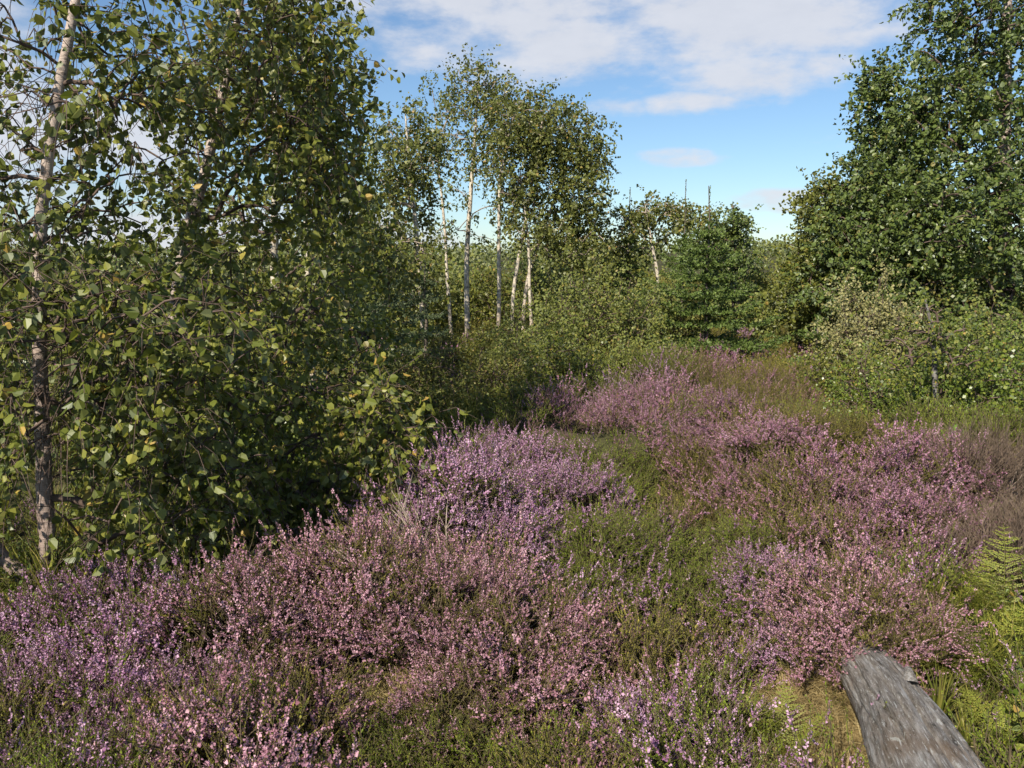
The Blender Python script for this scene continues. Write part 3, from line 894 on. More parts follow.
tree('birch_tree', 'tallest middle birch with a leaning white stem and sky showing through its crown', 'tree',
     [[(468, 345, 15, .075), (467, 310, 15, .068), (467, 250, 15, .06), (471, 190, 15, .05), (476, 120, 15, .032), (480, 62, 15, .01)]],
     [(478, 82, 15, 30, 22, .6, 60), (470, 130, 15, 34, 40, .8, 44), (492, 170, 15, 28, 50, .8, 44), (505, 100, 15, 22, 20, .5, 24), (460, 190, 15, 30, 40, .7, 10), (480, 240, 15, 30, 30, .7, 5)],
     'mid_birch_leaf', twigs=4, tlen=.42, per=10, size=.052, **MB)
tree('birch_tree', 'straight thin white birch stem third from the left in the middle clump', 'tree',
     [[(498, 350, 14.5, .055), (499, 300, 14.5, .05), (499, 240, 14.5, .042), (500, 180, 14.5, .03), (510, 110, 14.5, .01)]],
     [(510, 130, 14.5, 34, 35, .8, 70), (518, 175, 14.5, 28, 34, .8, 44)],
     'mid_birch_leaf', twigs=4, tlen=.42, per=11, size=.052, **MB)
tree('birch_tree', 'rightmost middle birch with clustered stems and the densest rounded crown', 'tree',
     [[(512, 350, 14.5, .05), (514, 290, 14.5, .045), (524, 230, 14.5, .04), (538, 150, 14.5, .025), (545, 100, 14.5, .008)],
      [(522, 350, 14.7, .05), (526, 290, 14.7, .045), (540, 240, 14.7, .04), (565, 170, 14.7, .02), (575, 120, 14.7, .008)],
      [(534, 352, 14.4, .045), (530, 300, 14.4, .04), (528, 240, 14.4, .03), (520, 170, 14.4, .012)]],
     [(550, 130, 14.5, 40, 34, .9, 120), (580, 190, 14.5, 28, 55, .9, 130), (540, 200, 14.5, 36, 50, .9, 110), (575, 245, 14.3, 32, 22, .8, 60), (525, 120, 14.5, 26, 26, .8, 44), (590, 150, 14.5, 16, 30, .6, 30)],
     'mid_birch_leaf', twigs=4, tlen=.42, per=12, size=.056, **MB)
tree('birch_tree', 'small birch with a tilted white stem and brownish crown left of the spruce', 'tree',
     [[(660, 330, 15, .05), (658, 280, 15, .045), (652, 245, 15, .035), (645, 205, 15, .01)]],
     [(645, 210, 15, 22, 16, .5, 36), (668, 215, 15, 24, 18, .6, 36), (690, 215, 15, 24, 14, .6, 30), (640, 240, 15, 26, 24, .6, 30), (620, 235, 15, 18, 30, .6, 34)],
     'mid_birch_leaf', twigs=4, tlen=.3, per=9, size=.055, **MB)
# --- dark tree behind the spruce
tree('alder_tree', 'dense dark round-headed tree just behind the right side of the spruce', 'tree',
     [[(735, 350, 16.5, .09), (735, 270, 16.5, .06), (733, 205, 16.5, .02)]],
     [(728, 226, 16.5, 17, 15, .8, 70), (728, 270, 16.5, 20, 40, .9, 130), (705, 240, 16.5, 26, 25, .8, 60)],
     'alder_leaf', six=False, twigs=3, tlen=.36, per=16, size=.055, group='broadleaf trees')
# --- right-hand alders
AL = dict(twig='twig', group='tall alders on the right', start=.2, kr=.003, tip_r=.004, twigs=3)
tree('alder_tree', 'tall alder with a pale trunk rising out of the frame at the right edge', 'tree',
     [[(1012, 372, 11.5, .12), (1006, 280, 11.5, .10), (1004, 180, 11.5, .085), (1006, 90, 11.5, .07), (1008, 0, 11.5, .05), (1010, -120, 11.5, .02)]],
     [(978, 30, 11.3, 58, 70, 1.1, 150), (990, 150, 11.2, 70, 60, 1.1, 120), (960, 220, 10.8, 70, 60, 1.1, 160), (1050, 60, 11.5, 50, 130, 1.2, 110), (1060, 240, 11.2, 60, 90, 1.2, 110), (945, 105, 11.2, 36, 36, .8, 60),
      (985, 300, 10.8, 70, 50, 1, 110), (1000, -90, 11.5, 90, 70, 1.2, 120)],
     'alder_leaf', 'birch_bark', tlen=.42, per=17, size=.056, **AL)
tree('alder_tree', 'alder with a stepped bushy crown left of the tallest right-hand alder', 'tree',
     [[(905, 365, 12, .10), (902, 290, 12, .085), (895, 200, 12, .06), (890, 110, 12, .03), (872, 70, 12, .01)]],
     [(893, 138, 12, 30, 28, .8, 90), (872, 80, 12, 9, 14, .3, 26), (880, 105, 12, 14, 18, .4, 26), (880, 190, 11.8, 36, 38, 1, 130), (900, 220, 11.6, 50, 50, 1, 130), (862, 236, 11.6, 38, 42, 1, 120), (890, 290, 11.4, 60, 40, 1, 120), (855, 290, 11.4, 50, 38, 1, 90)],
     'alder_leaf', 'bark', tlen=.4, per=17, size=.055, **AL)
tree('alder_tree', 'lowest rounded alder at the left end of the right-hand trees', 'tree',
     [[(820, 350, 12.5, .08), (822, 290, 12.5, .06), (824, 220, 12.5, .03), (826, 180, 12.5, .01)]],
     [(828, 205, 12.5, 26, 24, .7, 70), (818, 256, 12.5, 25, 32, .9, 100), (840, 260, 12.3, 36, 40, 1, 100), (805, 300, 12.3, 26, 30, .9, 80), (830, 310, 12.1, 36, 28, .9, 80)],
     'birch_leaf_olive', 'bark', tlen=.38, per=16, size=.052, rbias=-.1, **AL)

# --- spruces
spruce('spruce_tree', 'bright green young spruce with a long bare leader in the middle distance', 710, 11, 186, 86, leader=.5, needle=.05, droop=.22, nw=9, dens=1.5, group='spruces')
spruce('spruce_tree', 'slim spruce whose bare leader pokes up left of the bright green spruce', 686, 14.5, 180, 50, leader=.9, group='spruces')
spruce('spruce_tree', 'small spruce with a thin leader behind the scrub beside the middle birches', 630, 15, 188, 26, leader=.8, group='spruces')
spruce('spruce_tree', 'dark bluish spruce half hidden at the edge of the left birches', 372, 10.5, 225, 95, leader=.2, leaf='blue_needle', group='spruces')
spruce('spruce_tree', 'low bluish spruce left of the bare white birch stems', 425, 12, 262, 40, leader=.15, leaf='blue_needle', group='spruces')
spruce('spruce_tree', 'low bushy spruce tucked under the right-hand alders', 818, 10.5, 318, 46, leader=.0, leaf='spruce_needle', group='spruces')

# --- scrub
SG = 'willow scrub in the middle distance'
sk = dict(six=False, twigs=3, tlen=.3, per=12, group=SG)
shrub('willow_bush', 'broad pale green willow scrub below the densest middle birch', 600, 10.5, 66, 272, 'willow_leaf', n=310, nst=8, size=0.0333, **sk)
shrub('willow_bush', 'pale willow scrub at the foot of the white birch stems', 545, 11.5, 50, 300, 'willow_leaf', n=202, nst=6, size=0.0333, **sk)
shrub('willow_bush', 'yellowish willow scrub between the broad scrub and the spruce', 655, 11.2, 44, 292, 'willow_leaf', n=202, nst=6, size=0.0333, **sk)
shrub('birch_bush', 'fresh green low bush in front of the broad willow scrub', 568, 8.2, 42, 338, 'birch_leaf', n=148, nst=6, size=0.0266, **sk)
shrub('dwarf_shrub', 'dark low bush in the hollow left of the fresh green bush', 488, 8.8, 62, 352, 'shrub_leaf', n=202, nst=7, size=0.0222, **sk)
shrub('dwarf_shrub', 'brownish low bush below the leftmost white birch stem', 425, 9.2, 50, 348, 'shrub_leaf', n=148, nst=6, size=0.0222, **sk)
shrub('dwarf_shrub', 'small dark bush at the foot of the left birches', 372, 7.6, 48, 372, 'shrub_leaf', n=121, nst=5, size=0.0222, **sk)
shrub('willow_bush', 'sparse willow scrub in front of the green spruce', 674, 9.8, 28, 354, 'willow_leaf', n=81, nst=6, size=0.0259, **sk)
shrub('willow_bush', 'brownish scrub closing the gap between spruce and right-hand alders', 770, 17, 28, 262, 'willow_leaf', n=121, nst=5, size=0.0518, **sk)
RG = 'bushes below the right-hand alders'
sk['group'] = RG
shrub('grey_willow', 'silvery grey-green willow bush with a flat sunlit top under the alders', 878, 10.2, 54, 286, 'grey_willow_leaf', n=310, nst=8, size=0.0296, **sk)
shrub('birch_bush', 'leafy green bush in front of the silvery willow', 912, 6.9, 76, 358, 'bramble_leaf', n=351, nst=9, size=0.0222, **sk)
shrub('bramble_bush', 'bramble thicket with orange-flecked leaves at the right edge', 985, 6.3, 72, 345, 'bramble_leaf', n=283, nst=8, size=0.0266, **sk)
shrub('dwarf_shrub', 'brown-tinged shrub above the bramble thicket at the right edge', 1005, 8.3, 60, 305, 'willow_leaf', n=175, nst=6, size=0.0296, **sk)
tree('birch_sapling', 'young birch with a dark white-speckled stem among the right-hand bushes', 'tree',
     [[(938, 440, 6.2, .024), (936, 400, 6.2, .022), (934, 350, 6.2, .018), (931, 325, 6.2, .014), (925, 300, 6.2, .006)]],
     [(930, 325, 6.2, 34, 26, .3, 34), (905, 350, 6.1, 30, 24, .3, 24), (955, 350, 6.1, 28, 26, .3, 20)], 'birch_leaf', 'dark_birch_bark', six=False, twigs=3, tlen=.2, per=8, size=0.0252, start=.5)

for px_, Y_c, hw_, tp_, lf_, lb_ in ((432, 12.6, 30, 330, 'willow_leaf', 'low scrub hiding the foot of the leftmost white stem'), (483, 12.2, 24, 334, 'birch_leaf_olive', 'low olive scrub at the feet of the middle white stems'),
                                     (520, 9.6, 34, 335, 'willow_leaf', 'low pale scrub right of the dark bush in the hollow'), (455, 7.4, 40, 388, 'shrub_leaf', 'knee-high dark bush on the near side of the hollow'),
                                     (530, 7.6, 34, 384, 'birch_leaf_olive', 'knee-high olive bush at the right side of the hollow'), (640, 8.8, 34, 348, 'willow_leaf', 'low yellowish scrub just behind the far mound'),
                                     (845, 8.2, 40, 352, 'birch_leaf_olive', 'low olive bush at the foot of the lowest rounded alder')):
    shrub('low_bush', lb_, px_, Y_c, hw_, tp_, lf_, n=121, nst=5, size=0.0266, six=False, twigs=3, tlen=.24, per=12, group='low scrub around the hollow')
# --- filler trees behind
FG = 'background trees behind the left birches'
for k, (px, Y, hw, top, lf, lab) in enumerate([
        (40, 12, 80, 262, 'birch_leaf_olive', 'olive bushy tree deep behind the nearest birch trunk'),
        (150, 13, 80, 250, 'alder_leaf', 'dark bushy tree behind the second birch'),
        (235, 14, 80, 215, 'birch_leaf_olive', 'olive tree behind the upright white-stemmed birch'),
        (330, 16, 80, 175, 'alder_leaf', 'dark tree filling the back between the left birches and the bluish spruce'),
        (-60, 9, 90, 270, 'alder_leaf', 'bushy tree just outside the left edge'),
        (100, 7.5, 80, 372, 'shrub_leaf', 'dark undergrowth bush between the first two birch trunks'),
        (215, 7.8, 80, 362, 'shrub_leaf', 'dark undergrowth bush below the white-stemmed birch'),
        (300, 7.0, 60, 395, 'bramble_leaf', 'leafy undergrowth bush in the shade right of the birch trunks'),
        (452, 18.5, 40, 272, 'willow_leaf', 'scrub just behind the leftmost bare white stem'),
        (505, 18, 40, 276, 'birch_leaf_olive', 'olive scrub behind the straight thin white stem'),
        (548, 17.5, 40, 262, 'willow_leaf', 'pale scrub behind the clustered white stems'),
        (412, 16, 36, 268, 'birch_leaf_olive', 'olive scrub left of the bare white stems'),
        (742, 14, 24, 312, 'willow_leaf', 'scrub at the right foot of the bright green spruce'),
        (470, 24, 60, 275, 'willow_leaf', 'low distant scrub seen between the white birch stems'),
        (560, 24, 60, 262, 'alder_leaf', 'distant bush behind the densest middle birch'),
        (610, 20, 40, 240, 'birch_leaf_olive', 'round distant tree between middle birches and the small spruce'),
        (380, 20, 60, 215, 'alder_leaf', 'distant dark tree behind the olive-crowned tree')]):
    shrub('bushy_tree' if top < 300 else 'undergrowth_bush', lab, px, Y, hw, top, lf, n=170, nst=7, group=FG if top < 300 else 'undergrowth', cat='tree' if top < 300 else 'bush',
          six=False, twigs=3, tlen=.03 * Y ** .8 + .15, per=13, size=.026 + .0022 * Y)
#@@END TREES@@

# ------------------------------------------------------------------ heather bushes built one by one
def bush_mesh(key, seeds, flower, mats, rad=0.30, hgt=0.30, n=46, **kw):
    """a dome of sprays; returns three meshes"""
    r = np.random.default_rng(sum(seeds))
    tf = [heather_tuft(s, flower=flower, n=9, spread=.10, h=.18, **kw) for s in seeds]
    poor = [heather_tuft(s + 900, flower=flower * .3, n=11, spread=.10, h=.17, **kw) for s in seeds[:2]]
    G = [Geo(), Geo(), Geo()]
    for k in range(n):
        rr = rad * math.sqrt((k + 0.5) / n) * (1 + .16 * math.sin(3 * k * 2.39996 + sum(seeds))); a = k * 2.39996 + r.normal(0, .15)
        x, y = rr * math.cos(a), rr * math.sin(a)
        dome = hgt * max(0, 1 - (rr / rad) ** 2) ** 0.8 * 0.62 + .05 * math.sin(x * 17 + sum(seeds)) * math.cos(y * 15 + 1) + r.normal(0, .012)
        lean = (rr / rad) * 0.75 + r.normal(0, .12); az = a
        sz = r.uniform(.7, 1.35)
        c, s_ = math.cos(lean), math.sin(lean)
        spin = r.random() * 2 * PI
        Rz = np.array([[math.cos(spin), -math.sin(spin), 0], [math.sin(spin), math.cos(spin), 0], [0, 0, 1]])
        Ry = np.array([[c, 0, s_], [0, 1, 0], [-s_, 0, c]])
        Ra = np.array([[math.cos(az), -math.sin(az), 0], [math.sin(az), math.cos(az), 0], [0, 0, 1]])
        Mx = Ra @ Ry @ Rz * sz
        t = tf[k % len(tf)] if r.random() < .84 else poor[k % 2]
        for q in range(3): G[q].merge(t[q], Mx, (x, y, dome - 0.05))
    # woody fan of stems under the dome
    for k in range(26):
        a = r.random() * 2 * PI; l = rad * r.uniform(.4, 1)
        P = np.stack([[0, 0, -0.04], [math.cos(a) * l * .45, math.sin(a) * l * .45, hgt * .3], [math.cos(a) * l, math.sin(a) * l, hgt * (1 - (l / rad) ** 2) * .62 + .05]])
        tube(G[0], P + r.normal(0, .008, (3, 3)), [.006, .004, .002], 5)
    out = []
    for q, nm in enumerate(('stem_mass', 'foliage', 'flower_mass')):
        out.append(G[q].mesh(nm, [mats[q]]) if G[q].n else None)
    return out


BM = {
    'lilac': bush_mesh('lilac', (201, 202, 203), .93, HM('lilac')),
    'pink': bush_mesh('pink', (211, 212, 213), .92, HM('pink', 'heath_olive')),
    'rose': bush_mesh('rose', (221, 222, 223), .94, HM('rose', 'heath_olive')),
    'green': bush_mesh('green', (231, 232), 0.06, HM('lilac'), shoots=7),
    'dead': bush_mesh('dead', (241, 242), 0.0, HM('lilac', 'heath_olive', 'dead_stem'), dead=1, shoots=9),
}


def heather_bush(kind, label, px, py, s=1.0, sz=1.0, dz=0.0, group='heather bushes'):
    c = ground_at(px, py + 14)
    root = empty('heather_bush', (c[0], c[1], float(height(c[0], c[1])) + dz), label, 'heather', group)
    root.rotation_euler = (0, 0, rng.random() * 6.28); s *= .92; root.scale = (s, s, s * sz)
    for nm, me in zip(('stem_mass', 'foliage', 'flower_mass'), BM[kind]):
        if me is None: continue
        o = bpy.data.objects.new(nm, me); COL.objects.link(o); o.parent = root
    BUSH_FOOT.append((c[0], c[1], 0.19 * s))
    return root


for args in [
    ('lilac', 'large lilac heather bush on the left end of the mound beside the dark hollow', 462, 520, 1.25, 1.1),
    ('lilac', 'lilac heather bush at the crest just right of the largest lilac bush', 520, 478, 1.15, 1.0),
    ('lilac', 'lilac heather bush bordering the bright green heather in the centre', 570, 520, 1.2, 1.0),
    ('lilac', 'lower lilac heather bush under the largest lilac bush', 500, 560, 1.0, 1.0),
    ('pink', 'faded pink heather bush in front of the bare twigs', 440, 625, .95, 1.0),
    ('pink', 'faded pink heather bush below the lilac mass in the centre', 510, 640, .9, 1.0),
    ('pink', 'pink heather bush beside the tan bare patch', 475, 700, .8, 1.0),
    ('pink', 'pink heather bush in the foreground near the bottom centre', 560, 720, .8, 1.0),
    ('lilac', 'lilac heather bush at the very bottom right of centre', 640, 745, .7, 1.0),
    ('pink', 'tall pink heather bush right of the low birch branches', 370, 600, 1.1, 1.1),
    ('pink', 'pink heather bush in the middle of the bottom-left heather', 255, 640, 1.1, 1.1),
    ('pink', 'small pink heather bush left of the tan bare patch', 290, 700, .8, 1.0),
    ('lilac', 'lilac heather bush at the foot of the nearest birch trunk', 110, 640, 1.1, 1.1),
    ('lilac', 'lilac heather bush in the bottom-left corner', 40, 710, .9, 1.0),
    ('lilac', 'lilac heather bush right of the bottom-left corner', 170, 720, .8, 1.0),
    ('pink', 'bright pink heather bush arching over the end of the log', 856, 634, 1.05, 1.05),
    ('lilac', 'lilac heather bush left of the end of the log', 800, 655, .7, .9),
    ('lilac', 'pale lilac heather bush on the slope above the log', 775, 595, .9, .9),
    ('rose', 'rose heather bush topping the right-hand bank', 928, 484, 1.15, 1.0),
    ('rose', 'rose heather bush on the left shoulder of the right-hand bank', 868, 515, 1.05, .85),
    ('rose', 'rose heather bush on the face of the right-hand bank', 905, 545, 1.1, 1.0),
    ('rose', 'dull rose heather bush low on the right-hand bank above the ferns', 945, 590, .9, 1.0),
    ('rose', 'rose heather bush at the left end of the far mound crest', 625, 412, 1.1, .9),
    ('rose', 'rose heather bush on the highest point of the far mound', 665, 402, 1.15, 1.0),
    ('rose', 'rose heather bush right of the highest point of the far mound', 725, 418, 1.1, .9),
    ('rose', 'rose heather bush at the right end of the far mound', 775, 445, 1.0, .8),
    ('rose', 'rose heather bush on the near face of the far mound', 700, 445, .9, .8),
    ('green', 'bright green heather bush right of the lilac bushes', 620, 560, 1.1, .9),
    ('green', 'green heather bush in the centre of the slope', 700, 610, 1.0, .9),
    ('green', 'green heather bush below the rose bank', 765, 550, .9, .8),
    ('green', 'green heather bush near the bottom edge left of centre', 410, 760, .7, .9),
    ('dead', 'dead brown heather bush at the right end of the right-hand bank', 982, 498, 1.35, 1.15),
    ('dead', 'dead brown heather bush hanging below the right-hand bank', 1010, 560, 1.1, 1.0),
    ('dead', 'bare-twigged heather bush left of the lower lilac bush', 432, 580, .9, .9),
]:
    heather_bush(*args)
heather_bush('pink', 'low pink heather bush draped over the far end of the log on its left side', 848, 664, .66, 1.1, .02)
heather_bush('pink', 'low pink heather bush against the right side of the far end of the log', 882, 648, .72, 1.0, .09)

# ------------------------------------------------------------------ log, ferns, rushes, seedlings
def build_log():
    A = LOG_A.copy(); B_ = LOG_B.copy()
    ctr = (A + B_) / 2
    D = nrm((B_ - A)[None])[0]
    A2 = A - D * 0.25
    k, s = 110, 150
    t = np.linspace(0, 1, k)
    P = A2[None] + (B_ + D * 0.15 - A2)[None] * t[:, None]
    P[:, 2] = height(P[:, 0], P[:, 1]) * 0 + np.interp(t, [0, 1], [A2[2], B_[2]]) - 0.10 - .02 * (1 - S(t, 0, .9))
    P[:, 0] += 0.02 * np.sin(t * 5)
    R = np.interp(t, [0, .2, .6, 1], [.085, .10, .125, .14])
    T = nrm(np.gradient(P, axis=0)); side = nrm(np.cross(T, [0, 0, 1.0])); up = np.cross(side, T)
    th = np.arange(s) * 2 * PI / s
    TT, HH = np.meshgrid(t, th, indexing='ij')
    rad = R[:, None] * (1 + 0.10 * (vnoise(HH * 2.2 + TT * 1.2, TT * 3, 31) - .5) + 0.075 * (vnoise(HH * 9 + TT * 3.0, TT * 5, 32) - .5)
                        + 0.05 * (vnoise(HH * 22 + TT * 4, TT * 9, 33) - .5))
    rad *= 1 - 0.10 * np.clip(np.sin(HH - 0.4), 0, 1) ** 8
    for c_, w_, dp in ((.35, .04, .10), (.8, .05, .16), (1.15, .03, .11), (1.5, .045, .18), (1.85, .03, .10), (2.2, .05, .17), (2.6, .04, .12)):
        rad *= 1 - dp * np.exp(-((HH - c_ - 0.5 * (vnoise(TT * 4, TT * 0 + c_, 50) - .5)) / w_) ** 2) * S(vnoise(TT * 6, TT * 0 + c_ * 9, 51), .25, .6)
    V = P[:, None] + rad[..., None] * (np.cos(HH)[..., None] * side[:, None] + np.sin(HH)[..., None] * up[:, None])
    g = Geo()
    i = np.arange(k - 1)[:, None] * s; j = np.arange(s)[None]; j2 = (j + 1) % s
    V[:7] += T[:7, None] * ((vnoise(HH[:7] * 7, HH[:7] * 0, 60) - .5) * .16)[..., None] * np.linspace(1, 0, 7)[:, None, None]
    g.add(V.reshape(-1, 3), np.stack([i + j, i + j2, i + s + j2, i + s + j], -1).reshape(-1, 4), 0, .5, True)
    LEN = np.linalg.norm(P[-1] - P[0]); WV = np.stack([TT * LEN, np.cos(HH) * .14, np.sin(HH) * .14], -1).reshape(-1, 3)
    # end caps
    for e, kk in ((0, 0), (k - 1, 1)):
        c = P[e]; ring = V[e]
        vs = np.vstack([c[None] + T[e] * (0.01 if kk else -0.01), ring])
        q = [[0, 1 + a, 1 + (a + 1) % s, 1 + (a + 1) % s] for a in range(0, s)]
        q = [[0, 1 + 2 * a, 1 + (2 * a + 1) % s, 1 + (2 * a + 2) % s] for a in range(s // 2)]
        g.add(vs, q, 0, .5)
    base = ctr.copy(); base[2] = float(height(ctr[0], ctr[1]))
    root = empty('fallen_log', base, 'weathered grey barkless log lying in the heather at the bottom right', 'log')
    m, nt, N, L = new_mat('weathered_wood')
    wa = N.new('ShaderNodeAttribute'); wa.attribute_name = 'wood'; mp = N.new('ShaderNodeMapping'); L.new(wa.outputs['Vector'], mp.inputs[0])
    mp.inputs['Scale'].default_value = (1.1, 10, 10)
    fib = noise(nt, 9, 8, vec=mp.outputs[0], rough=.7); fib2 = noise(nt, 3.5, 5, vec=mp.outputs[0]); pt = noise(nt, 16, 4); big = noise(nt, 4, 4)
    c = ramp(nt, fib, [(.34, (.03, .025, .02)), (.42, (.15, .13, .11)), (.54, (.26, .23, .20)), (.70, (.42, .395, .37))])
    c = mixc(nt, ramp(nt, fib2, [(.5, (0, 0, 0)), (.75, (.7, .7, .7))]), c, (.50, .49, .48))
    c = mixc(nt, ramp(nt, big, [(.50, (0, 0, 0)), (.68, (.6, .6, .6))]), c, (.19, .125, .075))
    fl_ = noise(nt, 16, 6, vec=mp.outputs[0], rough=.75)
    c = mixc(nt, ramp(nt, fl_, [(.56, (0, 0, 0)), (.62, (.8, .8, .8))]), c, (.56, .56, .54))
    c = mixc(nt, ramp(nt, fl_, [(.36, (.8, .8, .8)), (.41, (0, 0, 0))]), c, (.035, .03, .025))
    c = mixc(nt, ramp(nt, pt, [(.66, (0, 0, 0)), (.70, (.6, .6, .6))]), c, (.55, .56, .50))
    p = N.new('ShaderNodeBsdfPrincipled'); L.new(c, p.inputs['Base Color']); p.inputs['Roughness'].default_value = .8; p.inputs['Specular IOR Level'].default_value = .2
    b = N.new('ShaderNodeBump'); b.inputs['Strength'].default_value = 1.0; b.inputs['Distance'].default_value = .015
    L.new(fib, b.inputs['Height']); L.new(b.outputs[0], p.inputs['Normal'])
    o = N.new('ShaderNodeOutputMaterial'); L.new(p.outputs[0], o.inputs[0])
    lo = g.obj('log_body', [m], root, base)
    wv = np.zeros((g.n, 3), np.float32); wv[:len(WV)] = WV; wv[len(WV):] = np.concatenate(g.v)[len(WV):] * .3
    lo.data.attributes.new('wood', 'FLOAT_VECTOR', 'POINT').data.foreach_set('vector', wv.ravel())
    e = 44; gs = Geo()
    q0 = P[e] + up[e] * R[e] * .82 - side[e] * R[e] * .35
    st = np.stack([q0, q0 + up[e] * .018 - T[e] * .012, q0 + up[e] * .032 - T[e] * .040, q0 + up[e] * .034 - T[e] * .046])
    tube(gs, st, [.024, .017, .011, .003], 11)
    so2 = gs.obj('branch_stub', [m], root, base)
    sv_ = np.concatenate(gs.v); so2.data.attributes.new('wood', 'FLOAT_VECTOR', 'POINT').data.foreach_set('vector', np.ascontiguousarray(sv_[:, [2, 0, 1]] * np.array([1, 1.5, 1.5])).astype(np.float32).ravel())


build_log()


def fern(label, px, py, size=0.35, n=7, hang=.42, az0=None, group='bright ferns'):
    c = ground_at(px, py); c[2] = float(height(c[0], c[1]))
    root = empty('fern', c, label, 'fern', group)
    for k in range(n):
        a = (k + rng.random() * .5) * 2 * PI / n if az0 is None else az0 + rng.normal(0, .7)
        L_ = size * rng.uniform(.75, 1.15)
        m = 21
        s = np.linspace(0, 1, m)
        o_ = np.array([math.cos(a), math.sin(a), 0]); side = np.array([-o_[1], o_[0], 0])
        P = o_[None] * (L_ * .55 * s ** 1.25)[:, None] + np.array([0, 0, 1.0])[None] * (L_ * (1.0 * s - hang * s ** 2.4))[:, None] + side[None] * (rng.normal(0, .05) * s ** 2)[:, None] * L_
        g = Geo(); tube(g, P, np.linspace(.0022, .0007, m), 4, 0, .6)
        T = nrm(np.gradient(P, axis=0)); sd = nrm(side[None] + 0 * T); upn = np.cross(sd, T)
        PP, UU, WW = [], [], []
        for q in range(4, m - 1):
            u = (q - 4) / (m - 5)
            pl = L_ * .30 * (math.sin(min(1, u * 1.8 + .35) * PI / 2)) * (1 - u) ** .75 + .004
            for sg in (-1, 1):
                d = nrm((sd[q] * sg + T[q] * (.45 + rng.normal(0, .10)) + np.array([0, 0, rng.normal(-.12, .12)]))[None])[0]; pl_ = pl * rng.uniform(.82, 1.1)
                npn = max(3, int(pl / .0075))
                v = (np.arange(npn) + .5) / npn
                for sg2 in (-1, 1):
                    Q = P[q] + d * (pl_ * v)[:, None] + (T[q] * .18 - np.array([0, 0, .10])) * (pl_ * v ** 2)[:, None]
                    w_ = min(pl * .17, L_ / m * .40) * (1 - v * .8) + .001
                    ud = nrm((T[q] * sg2 + d * .5)[None])
                    PP.append(Q); UU.append(ud * w_[:, None]); WW.append(np.repeat(d[None], npn, 0) * (pl / npn * .55))
        Pn, Un, Wn = map(np.concatenate, (PP, UU, WW))
        Pn = Pn + rng.normal(0, .001, Pn.shape)
        diamonds(g, Pn, Un, Wn, 0, np.clip(rng.normal(.45 + .25 * rng.random(), .15, len(Pn)), 0, 1), .1)
        g.obj('frond', [M['fern']], root)
    return root


fern('yellow-green fern at the bottom edge left of the log', 790, 768, .28, 6, .25)
fern('small yellow fern just left of the bottom-edge fern', 757, 750, .20, 5, .2)
fern('large yellow-green fern standing right of the log', 962, 700, .46, 8, .22)
fern('yellow-green fern arching between the log and the right-hand bank', 938, 640, .40, 7, .3)
fern('fern leaning over the right side of the log end', 912, 690, .28, 6)
fern('tall pale fern near the right edge among the grasses', 1002, 655, .55, 8, .22)
fern('fern in the bottom-right corner among the grasses', 1000, 758, .3, 7)
fern('bright fern tucked into the heather right of the highest rose bushes', 757, 462, .2, 6)
fern('small bright fern in the grassy dip left of the right-hand bank', 850, 468, .22, 6)
fern('small pale fern behind the rose bush topping the bank', 895, 462, .2, 6)
fern('pale fern in the middle of the lilac heather crest', 525, 470, .16, 6)
fern('green fern in the deep shade right of the birch trunks', 330, 470, .5, 8)
fern('green fern in the shade behind the low birch branches', 290, 500, .45, 7)


def rush(label, px, py, h=.5, n=60, group='rush clumps'):
    c = ground_at(px, py); c[2] = float(height(c[0], c[1]))
    g = grass_tuft(int(px), n, h, .22, .0022, .06, .5)
    o = g.obj('rush_clump', [M['grass_green']]); o.location = c
    tag(o, label, 'grass clump', group)


rush('tall rush clump at the right edge above the log', 1005, 700, .42, 80)
rush('rush clump in the bottom-right corner', 1020, 745, .34, 70)
rush('thin rush clump in the heather near the bottom centre', 545, 768, .12, 24)
rush('pale rush clump on the grassy dip left of the right-hand bank', 830, 470, .26, 80)


def bare_twigs(label, px, py, az, n=26, L0=.42):
    c = ground_at(px, py); c[2] = float(height(c[0], c[1]))
    root = empty('bare_branch', c, label, 'dead branch', 'bare wiry branches')
    g = Geo(); g2 = Geo()
    for k in range(n):
        a = az + rng.normal(0, .38); el_ = rng.uniform(.55, 1.15); L_ = L0 * rng.uniform(.6, 1.15)
        d = np.array([math.cos(a) * math.cos(el_), math.sin(a) * math.cos(el_), math.sin(el_)])
        t = np.linspace(0, 1, 7)[:, None]
        P = d * L_ * t + np.array([0, 0, -.12]) * L_ * t ** 2 + np.cumsum(rng.normal(0, .009, (7, 3)), 0) * t
        P = P + np.array([0, 0, -.03]); tube(g, P, np.linspace(.0065, .0014, 7), 5)
        for q in range(5):
            i_ = int(rng.integers(2, 6)); d2 = nrm((d + rdir(1)[0] * .7)[None])[0] * L_ * rng.uniform(.15, .35)
            tube(g2, np.stack([P[i_], P[i_] + d2 * .5 + rng.normal(0, .006, 3), P[i_] + d2]), [.002, .0014, .0007], 3)
    g.obj('stem', [M['pale_twig']], root); g2.obj('twig_mass', [M['pale_twig']], root)


bare_twigs('pale bare woody branches fanning out below the left side of the largest lilac bush', 446, 596, 2.75, 34, .5)
bare_twigs('pale bare woody branches low among the pink heather left of centre', 398, 622, 2.5, 20, .42)
bare_twigs('grey wiry branches hanging at the right end of the right-hand bank', 975, 535, -.9, 36, .55)


